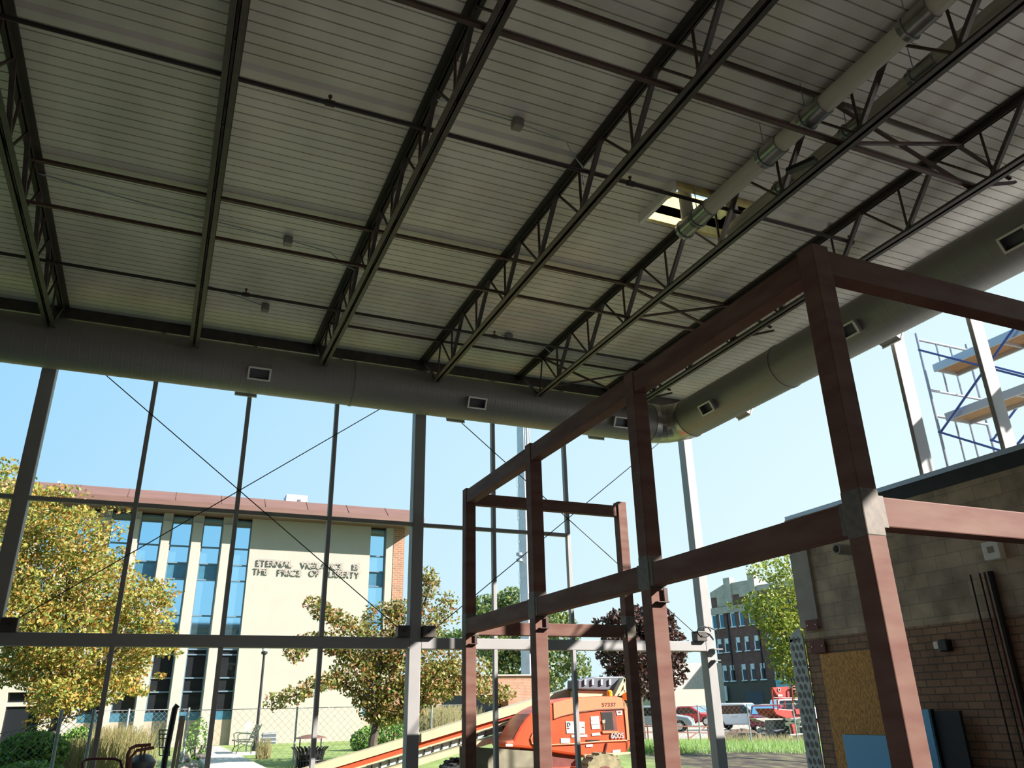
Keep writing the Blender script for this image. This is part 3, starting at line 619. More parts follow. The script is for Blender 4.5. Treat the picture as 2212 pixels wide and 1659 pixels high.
# entrance block at the far left
t = thing('entrance_block', 'cream entrance porch with a dark door at the far left', 'building', (-6, 37, GB))
b = MB(); a = at(20, 1500, 37).x
b.box(a - 4, a - .05, 37, 39.8, GB, 2.2); b.box(a + 1.15, a + 2.0, 37, 39.8, GB, 2.2); b.box(a - .05, a + 1.15, 37, 39.8, .95, 2.2); b.build('stone_wall', M['cream'], t)
MB().box(a - .05, a + 1.15, 37.3, 37.35, GB, .95).build('door', M['dark_glass'], t); MB().box(a - .05, a + 1.15, 37.2, 37.3, .45, .6).build('transom_bar', M['cream2'], t)
# ---- low brick building
t = thing('low_brick_building', 'low flat orange brick building behind the crabapple tree', 'building', (24, 60, -1.6))
MB().box(14, 28.2, 60, 70, 1.0, 2.35).build('brick_parapet', M['brick_o'], t); MB().box(14, 28.4, 59.8, 70, 2.35, 2.45).build('roof_coping', M['cream2'], t)
MB().box(14.5, 25.6, 61.5, 62, -1.65, 1.0).build('dark_window_band', M['dark_glass'], t)
for x in (14, 19.5, 25.6): MB().box(x, x + (.7 if x < 25 else 2.6), 60, 61.5, -1.65, 1.0).build('brick_pier', M['brick_o'], t)
# ---- antenna mast
t = thing('antenna_mast', 'tall pale tapered antenna mast rising behind the red frame', 'mast', (28, 60, -1.6))
A = at(1131, 1000, 60).x; B_ = at(1159, 1000, 60).x; ox, oy, w0, w1 = at(1150, 1400, 74).x, 74.8, .86, .66
b = MB(); n = 8
b2 = MB(); 
for k in range(n):
    a0, a1 = math.pi / 8 + k * math.pi / 4, math.pi / 8 + (k + 1) * math.pi / 4
    b.quad((ox + w0 * math.cos(a0), oy + w0 * math.sin(a0), -1.6), (ox + w0 * math.cos(a1), oy + w0 * math.sin(a1), -1.6), (ox + w1 * math.cos(a1), oy + w1 * math.sin(a1), 34), (ox + w1 * math.cos(a0), oy + w1 * math.sin(a0), 34))
b.build('mast_shaft', M['mast'], t)
for z in (14.5, 16, 9.8, 12, 18.5, 20.5, 22): MB().tube([(ox - .1, oy, z), (ox - 1.0, oy - .3, z)], .05, 6).tube([(ox - 1.0, oy - .3, z - .3), (ox - 1.0, oy - .3, z + .9)], .04, 6).build('antenna_arm', M['chrome'], t)
for z in (14.2, 14.8): MB().lathe([(.05, -.3), (.32, -.25), (.32, 0), (.05, .1)], (ox - 1.0, oy - .4, z), 12).build('dish_antenna', M['chrome'], t)
MB().box(ox - .25, ox - .05, oy - w0 - .03, oy - w0 + .1, 5, 5.6).build('access_hatch', M['dark'], t)
for z in range(0, 33, 1): MB().tube([(ox + .2, oy - .8, z), (ox + .6, oy - .85, z)], .02, 4).build('climbing_peg', M['galv_white'], t)
MB().tube([(ox + .35, oy - .82, -1), (ox + .35, oy - .82, 33)], .07, 6).tube([(ox + .1, oy - .82, 6), (ox + .1, oy - .82, 33)], .05, 6).build('cable_bundle', M['galv_white'], t)
# ---- far brick office building (oblique)
CC = Vector((95.3, 125, 0)); dv = RT @ Vector(((-200 - 1106) / F_PX, (1559 - 829.5) / F_PX, 1)); dv = Vector((-dv.x, -dv.y, 0)).normalized(); nv = Vector((dv.y, -dv.x, 0))
if nv.x > 0: nv = -nv    # outward, facing the camera side
BM = Matrix.Translation(CC) @ Matrix(((dv.x, -nv.x, 0, 0), (dv.y, -nv.y, 0, 0), (0, 0, 1, 0), (0, 0, 0, 1)))   # local x along the facade towards us, y inwards
def sfac(px, py):
    d = RT @ Vector(((px - 1106) / F_PX, (py - 829.5) / F_PX, 1)); d2 = Vector((d.x, d.y)); 
    # solve CC + s dv = k d
    det = dv.x * (-d.y) + dv.y * d.x; s = (-CC.x * (-d.y) - CC.y * d.x) / det; k = (CC.x + s * dv.x) / d.x if abs(d.x) > 1e-6 else 0
    return s, k * d.z
t = thing('brick_office_building', 'dark brick office building with stone top and rows of white windows far right', 'building', (CC.x, CC.y, -1.65))
def fbox(x0, x1, y0, y1, z0, z1, name, m, par=None): return MB().box(x0, x1, y0, y1, z0, z1).build(name, M[m], par or t, mtx=BM)
s_c0, z_c0 = sfac(1566, 1258); s_c1, z_c1 = sfac(1626, 1228)
s_low, z_low = sfac(1534, 1283)
_, z_cor = sfac(1600, 1312); _, z_sf = sfac(1650, 1466)
fbox(0, 45, 0, 18, z_sf, z_cor - .6, 'brick_wall', 'brick_d'); fbox(0, 45, .02, 18, -1.65, z_sf, 'stone_base', 'storefront')
fbox(-.1, 45, -.25, .3, z_cor - .7, z_cor + .5, 'stone_cornice', 'limestone'); fbox(0, 45, 0, 18, z_cor + .5, z_low - .8, 'brick_attic', 'brick_d')
fbox(0, 45, -.05, .5, z_low - .8, z_low + .2, 'stone_parapet', 'limestone')
fbox(s_c0, s_c1, -.1, 3, z_low + .2, z_c0 - .3, 'stone_parapet', 'limestone'); fbox(s_c0 - .1, s_c0 + 1.4, -.4, 1, z_low - 3.5, z_c0 + .7, 'stone_pier', 'limestone'); fbox(s_c1 - 1.2, s_c1 + .2, -.4, 1, z_low - 3.5, z_c0 + .7, 'stone_pier', 'limestone')
b = MB(); b.prism([(0, z_low + .2), (s_c0, z_low + .2), (s_c0, z_c0 - .2)], -.05, .5, 'y'); b.build('stone_gable', M['limestone'], t, mtx=BM)
fbox(s_c0 + 3, s_c1 - .5, -.2, 0, z_cor + 1.8, z_cor + 3.9, 'stone_panel', 'limestone'); fbox(1.5, 3.5, -.1, 0, z_cor + .6, z_low - .8, 'stone_strip', 'limestone')
rows = [(1328, 1356, 1546), (1380, 1406, 1556), (1437, 1463, 1563)]
cols = [(1546, 1555), (1562, 1571), (1587, 1596), (1606, 1615), (1627, 1637), (1657, 1667), (1676, 1686), (1700, 1710)]
zr = [sfac(1560, 1326)[1], sfac(1560, 1356)[1], sfac(1562, 1380)[1], sfac(1562, 1409)[1], sfac(1560, 1438)[1], sfac(1565, 1471)[1]]
for r in range(3):
    zt, zb = zr[2 * r], zr[2 * r + 1]
    for c0, c1 in cols:
        sh = r * 5; s0, s1 = sfac(c0 + sh, 1400)[0], sfac(c1 + sh, 1400)[0]
        w = MB().box(s0, s0 + .22, -.12, 0, zb, zt).box(s0, s1, -.12, 0, zt - (.2 if r == 0 else .9), zt).box(s0 - .15, s1 + .15, -.25, 0, zb - .2, zb).build('window', M['white_trim'], t, mtx=BM)
        MB().box(s0 + .22, s1, -.05, 0, zb, zt - .2).build('pane', M['dark_glass'] if r else M['teal_glass'], w, mtx=BM)
for px in (1580, 1645): s = sfac(px, 1420)[0]; fbox(s, s + .25, -.2, 0, z_sf, z_cor - .6, 'downpipe', 'black')
s0, s1 = sfac(1612, 1510)[0], sfac(1650, 1510)[0]; fbox(s0, s1, -.03, .1, -1.65, z_sf - 2.0, 'shop_window', 'dark_glass')
s0, s1 = sfac(1557, 1510)[0], sfac(1568, 1510)[0]; fbox(s0, s1, -.03, .1, -1.65, z_sf - 2.2, 'shop_window', 'dark_glass')
s0, s1 = sfac(1553, 1485)[0], sfac(1573, 1485)[0]; q = fbox(s0, s1, -.6, -.4, z_sf - 3.4, z_sf - .9, 'shop_sign', 'white_trim')
s0 = (s0 + s1) / 2; b = MB(); b.tube([((s0 + .55 * math.cos(a)), -.65, z_sf - 2.1 + .55 * math.sin(a)) for a in [math.pi * 2 * i / 10 for i in range(9)]], .1, 6); b.build('sign_mark', M['frame_grey'], q, mtx=BM)
s0, s1 = sfac(1681, 1478)[0], sfac(1712, 1478)[0]; q = MB().box(s0, s1, -.6, -.4, z_sf - 1.6, z_sf - .2).build('shop_sign', mat('teal_sign', (.20, .50, .60), .5), t, mtx=BM)
# low beige buildings beyond the parking lot
t = thing('beige_building', 'low beige building beyond the parked cars', 'building', (70, 100, -1.65))
a, c = at(1440, 1510, 100), at(1535, 1485, 100); MB().box(a.x, c.x, 100, 112, -1.65, 2.0).build('lower_wall', M['beige_wall'], t)
a = at(1493, 1470, 104); MB().box(a.x, a.x + 12, 112, 120, -1.65, 6.2).build('taller_wall', M['concrete'], t)
# ================================================================ LAWN FURNITURE
def lamp(px, ybase_z, Y, label, h):
    c = at(px, 1600, Y); x = c.x; z0 = ybase_z
    t = thing('lamp_post', label, 'lamp post', (x, Y, z0))
    MB().lathe([(.14, 0), (.14, .15), (.09, .2), (.075, .7), (.055, .8)], (x, Y, z0), 12).build('base', M['black'], t)
    MB().tube([(x, Y, z0 + .7), (x, Y, z0 + h - .45)], .055, 10, .045).build('pole', M['black'], t)
    MB().lathe([(.05, 0), (.12, .05), (.12, .12), (.04, .14)], (x, Y, z0 + h - .5), 12).build('collar', M['black'], t)
    MB().lathe([(.09, 0), (.13, .28)], (x, Y, z0 + h - .36), 12).build('lantern_glass', mat('lamp_glass', (.6, .62, .6), .2), t)
    MB().lathe([(.36, 0), (.30, .03), (.05, .09)], (x, Y, z0 + h - .09), 20).build('cap', M['frame_grey'], t)
lamp(553, -1.25, 33, 'black lamp post with a flat cap in front of the cream building', 3.84)
# bench
bx = at(533, 1632, 30).x; bz = gz(bx, 30)
t = thing('park_bench', 'wrought iron park bench with pale seat on the lawn', 'bench', (bx, 30, bz))
o = Vector((bx, 30, bz))
for dy in (-.1, 1.3):
    b = MB(); P = lambda x, z: (o.x + x, o.y + dy, o.z + z)
    b.tube([P(-.38, 0), P(-.30, .2), P(-.32, .42)], .018, 6).tube([P(.12, 0), P(.10, .25), P(.18, .45), P(.38, .92)], .018, 6).tube([P(-.40, .42), P(-.30, .40), P(.18, .38)], .02, 6)
    b.tube([P(-.32, .42), P(-.36, .6), P(-.28, .66), P(.2, .62)], .018, 6).tube([P(-.3, .2), P(-.1, .3), P(.1, .25)], .014, 6); b.build('end_frame', M['green'], t)
for k in range(4): MB().box(o.x - .38 + k * .14, o.x - .27 + k * .14, o.y - .1, o.y + 1.3, o.z + .42, o.z + .445).build('seat_slat', M['tan_panel'], t)
for k in range(4): MB().bar((o.x + .2 + k * .045, o.y - .1, o.z + .52 + k * .11), (o.x + .2 + k * .045, o.y + 1.3, o.z + .52 + k * .11), .02, .09).build('back_slat', M['tan_panel'], t)
tag(MB().box(bx - .65, bx + .5, 29.7, 31.5, bz - .05, bz + .03).build('bench_pad', M['sticker']), 'pale slab under the park bench', 'slab')
sx = at(534, 1590, 33).x
t = thing('yard_sign', 'small white sign on a stake behind the bench', 'sign', (sx, 33, gz(sx, 33)))
MB().tube([(sx, 33, gz(sx, 33)), (sx, 33, -.58)], .02, 6).build('stake', M['chrome'], t); MB().prism([(sx - .16, -.60), (sx + .06, -.52), (sx + .14, -.24), (sx - .08, -.30)], 32.95, 32.98).build('sign_board', M['sticker'], t)
# trash can
BY = 20; cx = at(669, 1630, BY).x; cz = gz(cx, BY)
t = thing('litter_bin', 'black slatted litter bin with a domed lid on the lawn', 'bin', (cx, BY, cz))
for k in range(26):
    a = 2 * math.pi * k / 26; r0 = .30; b = MB()
    pr = [(.30, .05), (.30, .75), (.34, .92), (.42, 1.0)]
    for (ra, za), (rb, zb) in zip(pr[:-1], pr[1:]): b.bar((cx + ra * math.cos(a), BY + ra * math.sin(a), cz + za), (cx + rb * math.cos(a), BY + rb * math.sin(a), cz + zb), .045, .012, up=(math.cos(a), math.sin(a), 0))
    b.build('slat', M['black'], t)
MB().lathe([(.27, .03), (.27, .85)], (cx, BY, cz), 20).build('liner', M['dark'], t)
for z in (.12, .72): MB().tube([(cx + .31 * math.cos(a), BY + .31 * math.sin(a), cz + z) for a in [2 * math.pi * i / 24 for i in range(25)]], .014, 6).build('ring', M['black'], t)
MB().lathe([(.36, 1.18), (.34, 1.2), (.1, 1.26)], (cx, BY, cz), 20).build('lid', M['fascia'], t, label='brown lid')
for s in (-1, 1): MB().tube([(cx + s * .24, BY, cz + .85), (cx + s * .24, BY, cz + 1.2)], .014, 6).build('lid_post', M['black'], t)
# fence
def fence(xa, ya, xb, yb, top, posts, label, sag=0, pitch=.13, rail=True, wire=.0035):
    t = thing('chain_link_fence', label, 'fence', (xa, ya, gz(xa, ya)))
    A, B = Vector((xa, ya, 0)), Vector((xb, yb, 0)); L = (B - A).length; d = (B - A) / L; zb = min(gz(xa, ya), gz(xb, yb)); H = top - zb; b = MB()
    k = -int(H / pitch)
    while k * pitch < L:
        for sgn in (1, -1):
            s0, s1 = k * pitch, k * pitch + H; z0, z1 = zb, top
            if s0 < 0: z0 = zb - s0; s0 = 0
            if s1 > L: z1 = top - (s1 - L); s1 = L
            if s1 <= s0: continue
            if sgn < 0: z0, z1 = top - (z0 - zb), zb + (top - z1)
            tz = lambda s, z: z - sag * (1 - s / L) * (z - zb) / H
            p, q = A + d * s0, A + d * s1; b.bar((p.x, p.y, tz(s0, z0)), (q.x, q.y, tz(s1, z1)), wire, wire)
        k += 1
    b.build('chain_link', M['wire'], t)
    if rail: MB().tube([(A.x, A.y, top - sag), (B.x, B.y, top)], .01, 6).build('top_wire', M['wire'], t)
    for s in posts: p = A + d * s * L; MB().tube([(p.x, p.y, zb), (p.x, p.y, top + .04)], .028, 8).build('post', M['chrome'], t)
xa = at(-60, 1560, 16).x; xb = at(199, 1560, 16).x
fence(xa, 16, xb, 16, at(199, 1537, 16).z, [1.0, .72], 'near chain link fence at far left in front of the round bush', .4, .11, wire=.006)
xa = at(199, 1560, 25).x; xb = at(405, 1560, 25).x; fence(xa, 25, xb, 25, at(300, 1534, 25).z, [.36, 1.0], 'chain link fence in front of the tall building windows')
xb2 = at(1010, 1560, 25).x; fence(xb, 25.1, xb2, 25.1, at(420, 1534, 25).z, [.36, .64, .86], 'long chain link fence across the lawn in front of the cream wall', 0, .2)
xa = at(1385, 1560, 30).x; xb = at(1800, 1560, 27).x; fence(xa, 30, xb, 27, at(1600, 1523, 29).z, [0, .3, .56, .8], 'chain link fence in front of the parked cars', 0, .2)
# brown railing near parking
t = thing('pipe_railing', 'rusty pipe railing with a slanted stay by the parking lot', 'railing', (at(1455, 1570, 33).x, 33, -1.6))
for z in (1570, 1583): a, c = at(1390, z - 2, 33), at(1530, z, 33); MB().tube([a, c], .025, 6).build('rail', M['rust'], t)
for x in (1398, 1484, 1528): a = at(x, 1564, 33); MB().tube([(a.x, a.y, a.z), (a.x, a.y, gz(a.x, 33) - .05)], .03, 6).build('rail_post', M['rust'], t)
MB().tube([at(1487, 1596, 32.5), at(1528, 1568, 33)], .025, 6).build('slanted_stay', M['rust'], t)
# rocks
for k in range(34):
    px, py = random.uniform(392, 455), random.uniform(1612, 1655); Y = random.uniform(24, 36); c = at(px, py, Y); r = random.uniform(.10, .2)
    x = c.x; z = gz(x, Y); b = MB(); b.lathe([(r * .5, 0), (r, r * .35), (r * .85, r * .7), (r * .3, r * .95)], (x, Y, z), 7)
    tag(b.build('garden_stone', M['stonebed']), 'tan garden stone in the bed beside the path', 'stone', 'garden stones')
# ================================================================ SITE CLUTTER NEAR THE WINDOW WALL
t = thing('plywood_sheet', 'weathered grey brown board standing upright behind the window wall', 'board', (3.7, 9, FLZ))
a, c = at(993, 1611, 14.6), at(1169, 1622, 14.6); MB().prism([(a.x + .02, FLZ), (a.x, at(994, 1611, 14.6).z), (c.x, at(1168, 1624, 14.6).z), (c.x - .03, FLZ)], 14.58, 14.62).build('board', mat('weathered_board', (.26, .24, .165), .85, 0, 0, 5, (.19, .17, .12)), t)
# plate compactor handles
def P3(px, py, Y=12.6): return at(px, py, Y)
t = thing('plate_compactor', 'plate compactor with a curved rusty red handle at the lower left', 'compactor', tuple(P3(305, 1659)))
MB().tube([P3(272, 1700), P3(276, 1630), P3(282, 1617), P3(294, 1611), P3(326, 1609)], .022, 8).build('outer_handle', M['rust'], t, smooth=True)
MB().tube([P3(276, 1700), P3(283, 1636, 12.4), P3(296, 1621, 12.4), P3(333, 1615, 12.4)], .020, 8).build('inner_handle', M['rust'], t, smooth=True)
MB().tube([P3(300, 1650), P3(307, 1612)], .014, 6).build('handle_strut', M['rust'], t); MB().tube([P3(308, 1650), P3(315, 1611)], .014, 6).build('handle_strut', M['rust'], t)
MB().lathe([(.05, 0), (.15, .03), (.17, .12), (.10, .2), (.02, .22)], (P3(305, 1665).x, 12.7, P3(305, 1668).z), 14).build('engine_cover', M['greypl'], t, smooth=True)
c = P3(305, 1668); MB().box(c.x - .2, c.x + .22, 12.5, 12.95, c.z - .35, c.z + .02).build('engine', M['black'], t, bevel=.03); MB().box(c.x - .3, c.x + .32, 12.4, 13.0, FLZ, FLZ + .08).build('base_plate', M['rust'], t); MB().box(c.x - .1, c.x + .1, 12.6, 12.8, FLZ + .08, c.z - .35).build('mount', M['black'], t)
t = thing('cart_handle', 'dark red U shaped cart handle beside the plate compactor', 'cart', tuple(P3(235, 1659, 12.8)))
MB().tube([P3(180, 1700, 12.9), P3(178, 1646, 12.9), P3(186, 1641, 12.9), P3(200, 1639, 12.9), P3(248, 1639, 12.9), P3(260, 1644, 12.9), P3(264, 1660, 12.9), P3(264, 1720, 12.9)], .018, 8).build('handle_bar', M['plate'], t, smooth=True)
c = P3(200, 1700, 12.9); MB().box(c.x - .35, c.x + .3, 12.8, 13.2, FLZ + .1, FLZ + .5).build('cart_body', M['plate'], t, bevel=.02)
# leaning posts and boards
t = thing('leaning_post', 'black padded post leaning at the lower left by the fence', 'post', tuple(at(360, 1659, 14.2)))
MB().tube([at(348, 1700, 14.2), at(356, 1640, 14.2), at(378, 1530, 14.2), at(384, 1523, 14.2)], .045, 10).build('padded_post', M['black'], t)
for i, (x0, x1, m, w) in enumerate(((362, 392, 'tan_panel', .05), (372, 398, 'concrete', .04))):
    tag(MB().bar(at(x0, 1720, 14.1), at(x1, 1546, 14.1), w, w).build('leaning_board', M[m]), ['long tan board leaning beside the black post', 'grey board leaning right of the tan board'][i], 'board')
t = thing('wire_rack', 'thin black wire rack standing left of the leaning posts', 'rack', tuple(at(350, 1632, 20)))
b = MB(); 
for z in (1577, 1586, 1595, 1615, 1632): b.tube([at(344, z, 20), at(368, z, 20)], .012, 5)
for x in (344, 352, 366): b.tube([at(x, 1577, 20), at(x, 1632, 20)], .012, 5)
b.build('rack_frame', M['black'], t)
# ================================================================ TREES AND PLANTS
def leaves(b, c, n, rad, size, flat=1.0, shell=.35):
    for _ in range(n):
        while True:
            v = Vector((random.uniform(-1, 1), random.uniform(-1, 1), random.uniform(-1, 1)))
            if shell < v.length < 1: break
        p = Vector((c[0] + v.x * rad[0], c[1] + v.y * rad[1], c[2] + v.z * rad[2]))
        s = size * random.uniform(.6, 1.3); u = Vector((random.gauss(0, 1), random.gauss(0, 1), random.gauss(0, 1))).normalized(); w = u.cross(Vector((random.gauss(0, 1), random.gauss(0, 1), random.gauss(0, 1)))).normalized()
        b.v += [tuple(p - u * s), tuple(p + w * s * .55), tuple(p + u * s), tuple(p - w * s * .55)]; k = len(b.v); b.f.append((k - 4, k - 3, k - 2, k - 1))
def tree(name, label, cat, base, blobs, lm, trunk_r, limbs, leaf, group=None, dens=1.0):
    t = thing(name, label, cat, tuple(base), group)
    b = MB()
    for pts, r0, r1 in limbs: b.tube(pts, r0, 8, r1)
    if trunk_r: b.build('trunk', M['bark'], t, smooth=True)
    b = MB()
    for (c, r, n) in blobs: leaves(b, c, int(n * dens), r, leaf)
    b.build('foliage', lm, t)
    return t
def pxblobs(lst, Y, yd=1.0):
    out = []
    for (px, py, rx, rz, n) in lst:
        c = at(px, py, Y); e = at(px + rx, py, Y); f = at(px, py - rz, Y)
        out.append(((c.x, Y + random.uniform(-yd, yd) * .6, c.z), (abs(e.x - c.x), yd * .8, abs(f.z - c.z)), n))
    return out
# 1 left autumn tree
Y = 22.0; bs = at(103, 1610, Y); gzb = gz(bs.x, Y)
bl = pxblobs([(110, 1250, 100, 120, 2600), (40, 1160, 70, 100, 1500), (170, 1170, 80, 70, 1500), (230, 1290, 90, 90, 1900), (60, 1330, 90, 90, 1900), (150, 1380, 120, 80, 2200), (280, 1345, 70, 60, 1000), (250, 1430, 90, 60, 1300), (110, 1450, 100, 60, 1700), (200, 1490, 90, 45, 1300), (120, 1510, 60, 50, 900), (30, 1250, 60, 90, 1000), (300, 1300, 60, 40, 350), (330, 1390, 40, 25, 300), (40, 1410, 60, 60, 700), (10, 1090, 40, 70, 350), (90, 1120, 60, 50, 500), (215, 1210, 50, 50, 700)], Y, 2.0)
cen = at(120, 1380, Y)
base_bl = list(bl); bl = [(c, (r_[0] * .9, r_[1] * .9, r_[2] * .88), n_) for c, r_, n_ in bl]
for _ in range(170):
    c, r_, n_ = random.choice(base_bl); a = random.uniform(0, 6.28); k_ = random.uniform(.85, 1.22)
    p_ = (c[0] + r_[0] * k_ * math.cos(a), c[1] + random.uniform(-1, 1), c[2] + r_[2] * k_ * math.sin(a)); q_ = random.uniform(.10, .3)
    bl.append((p_, (q_ * 1.5, q_, q_ * .6), 40))
bl += pxblobs([(345, 1350, 30, 14, 90), (350, 1300, 22, 10, 50), (335, 1400, 26, 16, 90), (320, 1270, 20, 14, 60), (60, 1060, 40, 30, 90), (20, 1040, 20, 30, 60)], Y, 1)
lim = [([(bs.x, Y, gzb), (bs.x + .05, Y, gzb + 1.2), (bs.x + .2, Y, gzb + 2.2), (cen.x, Y, cen.z + 1.5)], .16, .05)]
for (px, py) in ((230, 1290), (60, 1200), (40, 1380), (290, 1380), (170, 1180), (215, 1470)): e = at(px, py, Y); lim.append(([(bs.x + .1, Y, gzb + 1.4), ((bs.x + e.x) / 2, Y, (gzb + 1.8 + e.z) / 2 + .2), (e.x, Y, e.z)], .07, .02))
tree('autumn_tree', 'large autumn tree with orange and green leaves in front of the cream building', 'tree', (bs.x, Y, gzb), bl, L_AUT, .2, lim, .05, dens=1.5)
# 2 crabapple
Y = 23.0; bs = at(803, 1640, Y); g0 = gz(bs.x, Y)
paths = [[(815, 1560), (835, 1500), (880, 1480), (940, 1450), (985, 1440)], [(812, 1560), (800, 1480), (770, 1430), (740, 1400), (700, 1400)], [(812, 1560), (780, 1500), (735, 1470), (690, 1475), (640, 1500), (590, 1520)],
         [(812, 1560), (820, 1470), (845, 1400), (855, 1330), (860, 1310)], [(812, 1560), (860, 1545), (890, 1542)], [(840, 1450), (900, 1400), (950, 1340), (975, 1290)], [(830, 1440), (790, 1370), (740, 1340), (700, 1330), (675, 1300)], [(845, 1420), (905, 1330), (925, 1270), (920, 1240)], [(740, 1400), (690, 1380), (640, 1395), (632, 1420)], [(880, 1480), (960, 1490), (1000, 1470)]]
lim = [([(bs.x, Y, g0), at(806, 1600, Y), at(814, 1560, Y)], .15, .10)]; bl = []
for p_ in paths:
    pts = [at(x, y, Y) + Vector((0, random.uniform(-.4, .4), 0)) for x, y in p_]; pts[0] = at(p_[0][0], p_[0][1], Y); lim.append((pts, .06, .012))
    for i in range(len(pts) - 1):
        for s in (.2, .55, .9):
            c = pts[i].lerp(pts[i + 1], s); bl.append((tuple(c + Vector((0, 0, .02))), (.34, .4, .26), 95))
bl += pxblobs([(850, 1400, 70, 50, 900), (780, 1440, 60, 45, 700), (880, 1450, 60, 50, 900), (950, 1470, 60, 45, 900), (920, 1500, 60, 30, 600), (830, 1330, 50, 35, 380), (760, 1370, 60, 30, 420), (960, 1420, 50, 40, 600), (1030, 1460, 45, 45, 600), (1060, 1500, 40, 25, 350), (850, 1500, 40, 40, 350), (905, 1330, 45, 50, 260), (950, 1340, 35, 40, 160)], Y, .9)
tree('crabapple_tree', 'spreading crabapple tree with reddish green leaves and arching branches beside the middle column', 'tree', (bs.x, Y, g0), bl, L_CRAB, .2, lim, .06)
# 3 far green tree
Y = 86.0; bs = at(1140, 1540, Y)
bl = pxblobs([(1060, 1320, 45, 40, 1300), (1110, 1310, 50, 40, 1500), (1040, 1370, 40, 60, 1100), (1090, 1390, 55, 55, 1500), (1190, 1330, 40, 40, 1100), (1225, 1370, 35, 45, 900), (1150, 1370, 50, 60, 1500), (1200, 1430, 50, 50, 1300), (1110, 1440, 50, 40, 1100), (1240, 1440, 20, 40, 400), (1190, 1480, 25, 30, 500)], Y, 3.5)
c = at(1140, 1400, Y); tree('green_tree', 'round green tree behind the mast and the low brick building', 'tree', (bs.x, Y, -1.6), bl, L_GREEN, .4, [([(bs.x, Y, -1.7), (c.x, Y, c.z)], .4, .15)] + [([(bs.x, Y, 2), tuple(at(px, py, Y))], .2, .05) for px, py in ((1060, 1340), (1210, 1380), (1100, 1320), (1190, 1440))], .26)
Y = 108.0; bl = pxblobs([(985, 1380, 30, 18, 500), (950, 1375, 30, 15, 300), (935, 1390, 40, 20, 400)], Y, 3); c = at(970, 1380, Y)
tree('green_tree', 'distant pale green tree top left of the red frame', 'tree', (c.x, Y, -1.6), bl, L_GREEN, .3, [([(c.x, Y, -1.7), (c.x, Y, c.z)], .3, .1)], .26)
# 4 purple tree
Y = 38.0; bs = at(1388, 1600, Y)
bl = pxblobs([(1350, 1350, 40, 40, 1200), (1400, 1350, 50, 40, 1400), (1330, 1410, 45, 45, 1300), (1400, 1420, 60, 55, 2200), (1450, 1400, 40, 45, 1300), (1470, 1450, 25, 35, 500), (1350, 1470, 50, 40, 1300), (1420, 1480, 45, 35, 1000), (1340, 1500, 40, 20, 400), (1440, 1350, 22, 20, 260), (1312, 1340, 14, 10, 60), (1385, 1318, 30, 12, 200)], Y, 1.8)
c = at(1395, 1430, Y); tree('purple_tree', 'dark purple leaved tree behind the red frame and corner column', 'tree', (bs.x, Y, -1.7), bl, L_PURP, .3, [([(bs.x, Y, -1.8), (bs.x + .05, Y, .2), (c.x, Y, c.z)], .2, .08)] + [([(bs.x, Y, .2), tuple(at(px, py, Y))], .1, .03) for px, py in ((1340, 1400), (1450, 1400), (1360, 1350), (1340, 1480))], .13)
# 5 yellow green tree
Y = 21.0; bs = at(1760, 1620, Y)
bl = pxblobs([(1660, 1230, 35, 28, 420), (1690, 1265, 40, 35, 700), (1640, 1300, 36, 28, 480), (1680, 1320, 48, 40, 1000), (1720, 1330, 40, 50, 900), (1700, 1375, 45, 40, 900), (1720, 1420, 40, 40, 800), (1740, 1380, 40, 60, 700), (1730, 1460, 26, 28, 360), (1755, 1440, 25, 40, 400), (1697, 1215, 28, 18, 250), (1700, 1425, 26, 30, 300), (1735, 1500, 10, 30, 80), (1620, 1300, 14, 10, 60), (1672, 1345, 30, 26, 300), (1745, 1300, 30, 80, 700)], Y, 1.0)
c = at(1755, 1400, Y); tree('yellow_green_tree', 'yellow green leafy tree beside the end of the block wall', 'tree', (bs.x, Y, -1.85), bl, L_YG, .3, [([(bs.x, Y, -1.95), (bs.x, Y, 0), (c.x, Y, c.z), tuple(at(1745, 1260, Y))], .12, .04)] + [([(c.x, Y, c.z - .6), tuple(at(px, py, Y))], .04, .012) for px, py in ((1640, 1300), (1680, 1240), (1700, 1400), (1720, 1460))], .062)
def bush(label, px, py, rx, rz, Y, n, lm=None, leaf=.06, cat='bush', name='bush'):
    c = at(px, py, Y); e = abs(at(px + rx, py, Y).x - c.x); f = abs(at(px, py - rz, Y).z - c.z); t = thing(name, label, cat, (c.x, Y, gz(c.x, Y)))
    b = MB(); leaves(b, (c.x, Y, c.z), n, (e, e * .8, f), leaf, shell=.6); 
    b.build('foliage', lm or L_BUSH, t)
    b = MB()
    for k in range(7): a = k * .9; b.tube([(c.x + .1 * math.cos(a), Y + .1 * math.sin(a), gz(c.x, Y)), (c.x + e * .6 * math.cos(a), Y + e * .5 * math.sin(a), c.z)], .02, 5)
    b.build('stems', M['bark'], t)
bush('round clipped green bush behind the fence at the lower left', 70, 1625, 80, 45, 20, 5200)
bush('dark green bush at the very bottom left corner', 60, 1690, 95, 45, 18, 3500, leaf=.05)
bush('bright green shrub at the foot of the cream wall by the crabapple trunk', 795, 1600, 38, 32, 30, 1600)
bush('low green shrub right of the crabapple trunk', 850, 1585, 45, 34, 30, 1600)
bush('small twiggy shrub growing by the path and stones', 425, 1610, 30, 60, 28, 500, leaf=.05)
bush('green shrub behind the fence under the orange tree', 170, 1600, 40, 30, 28, 1200)
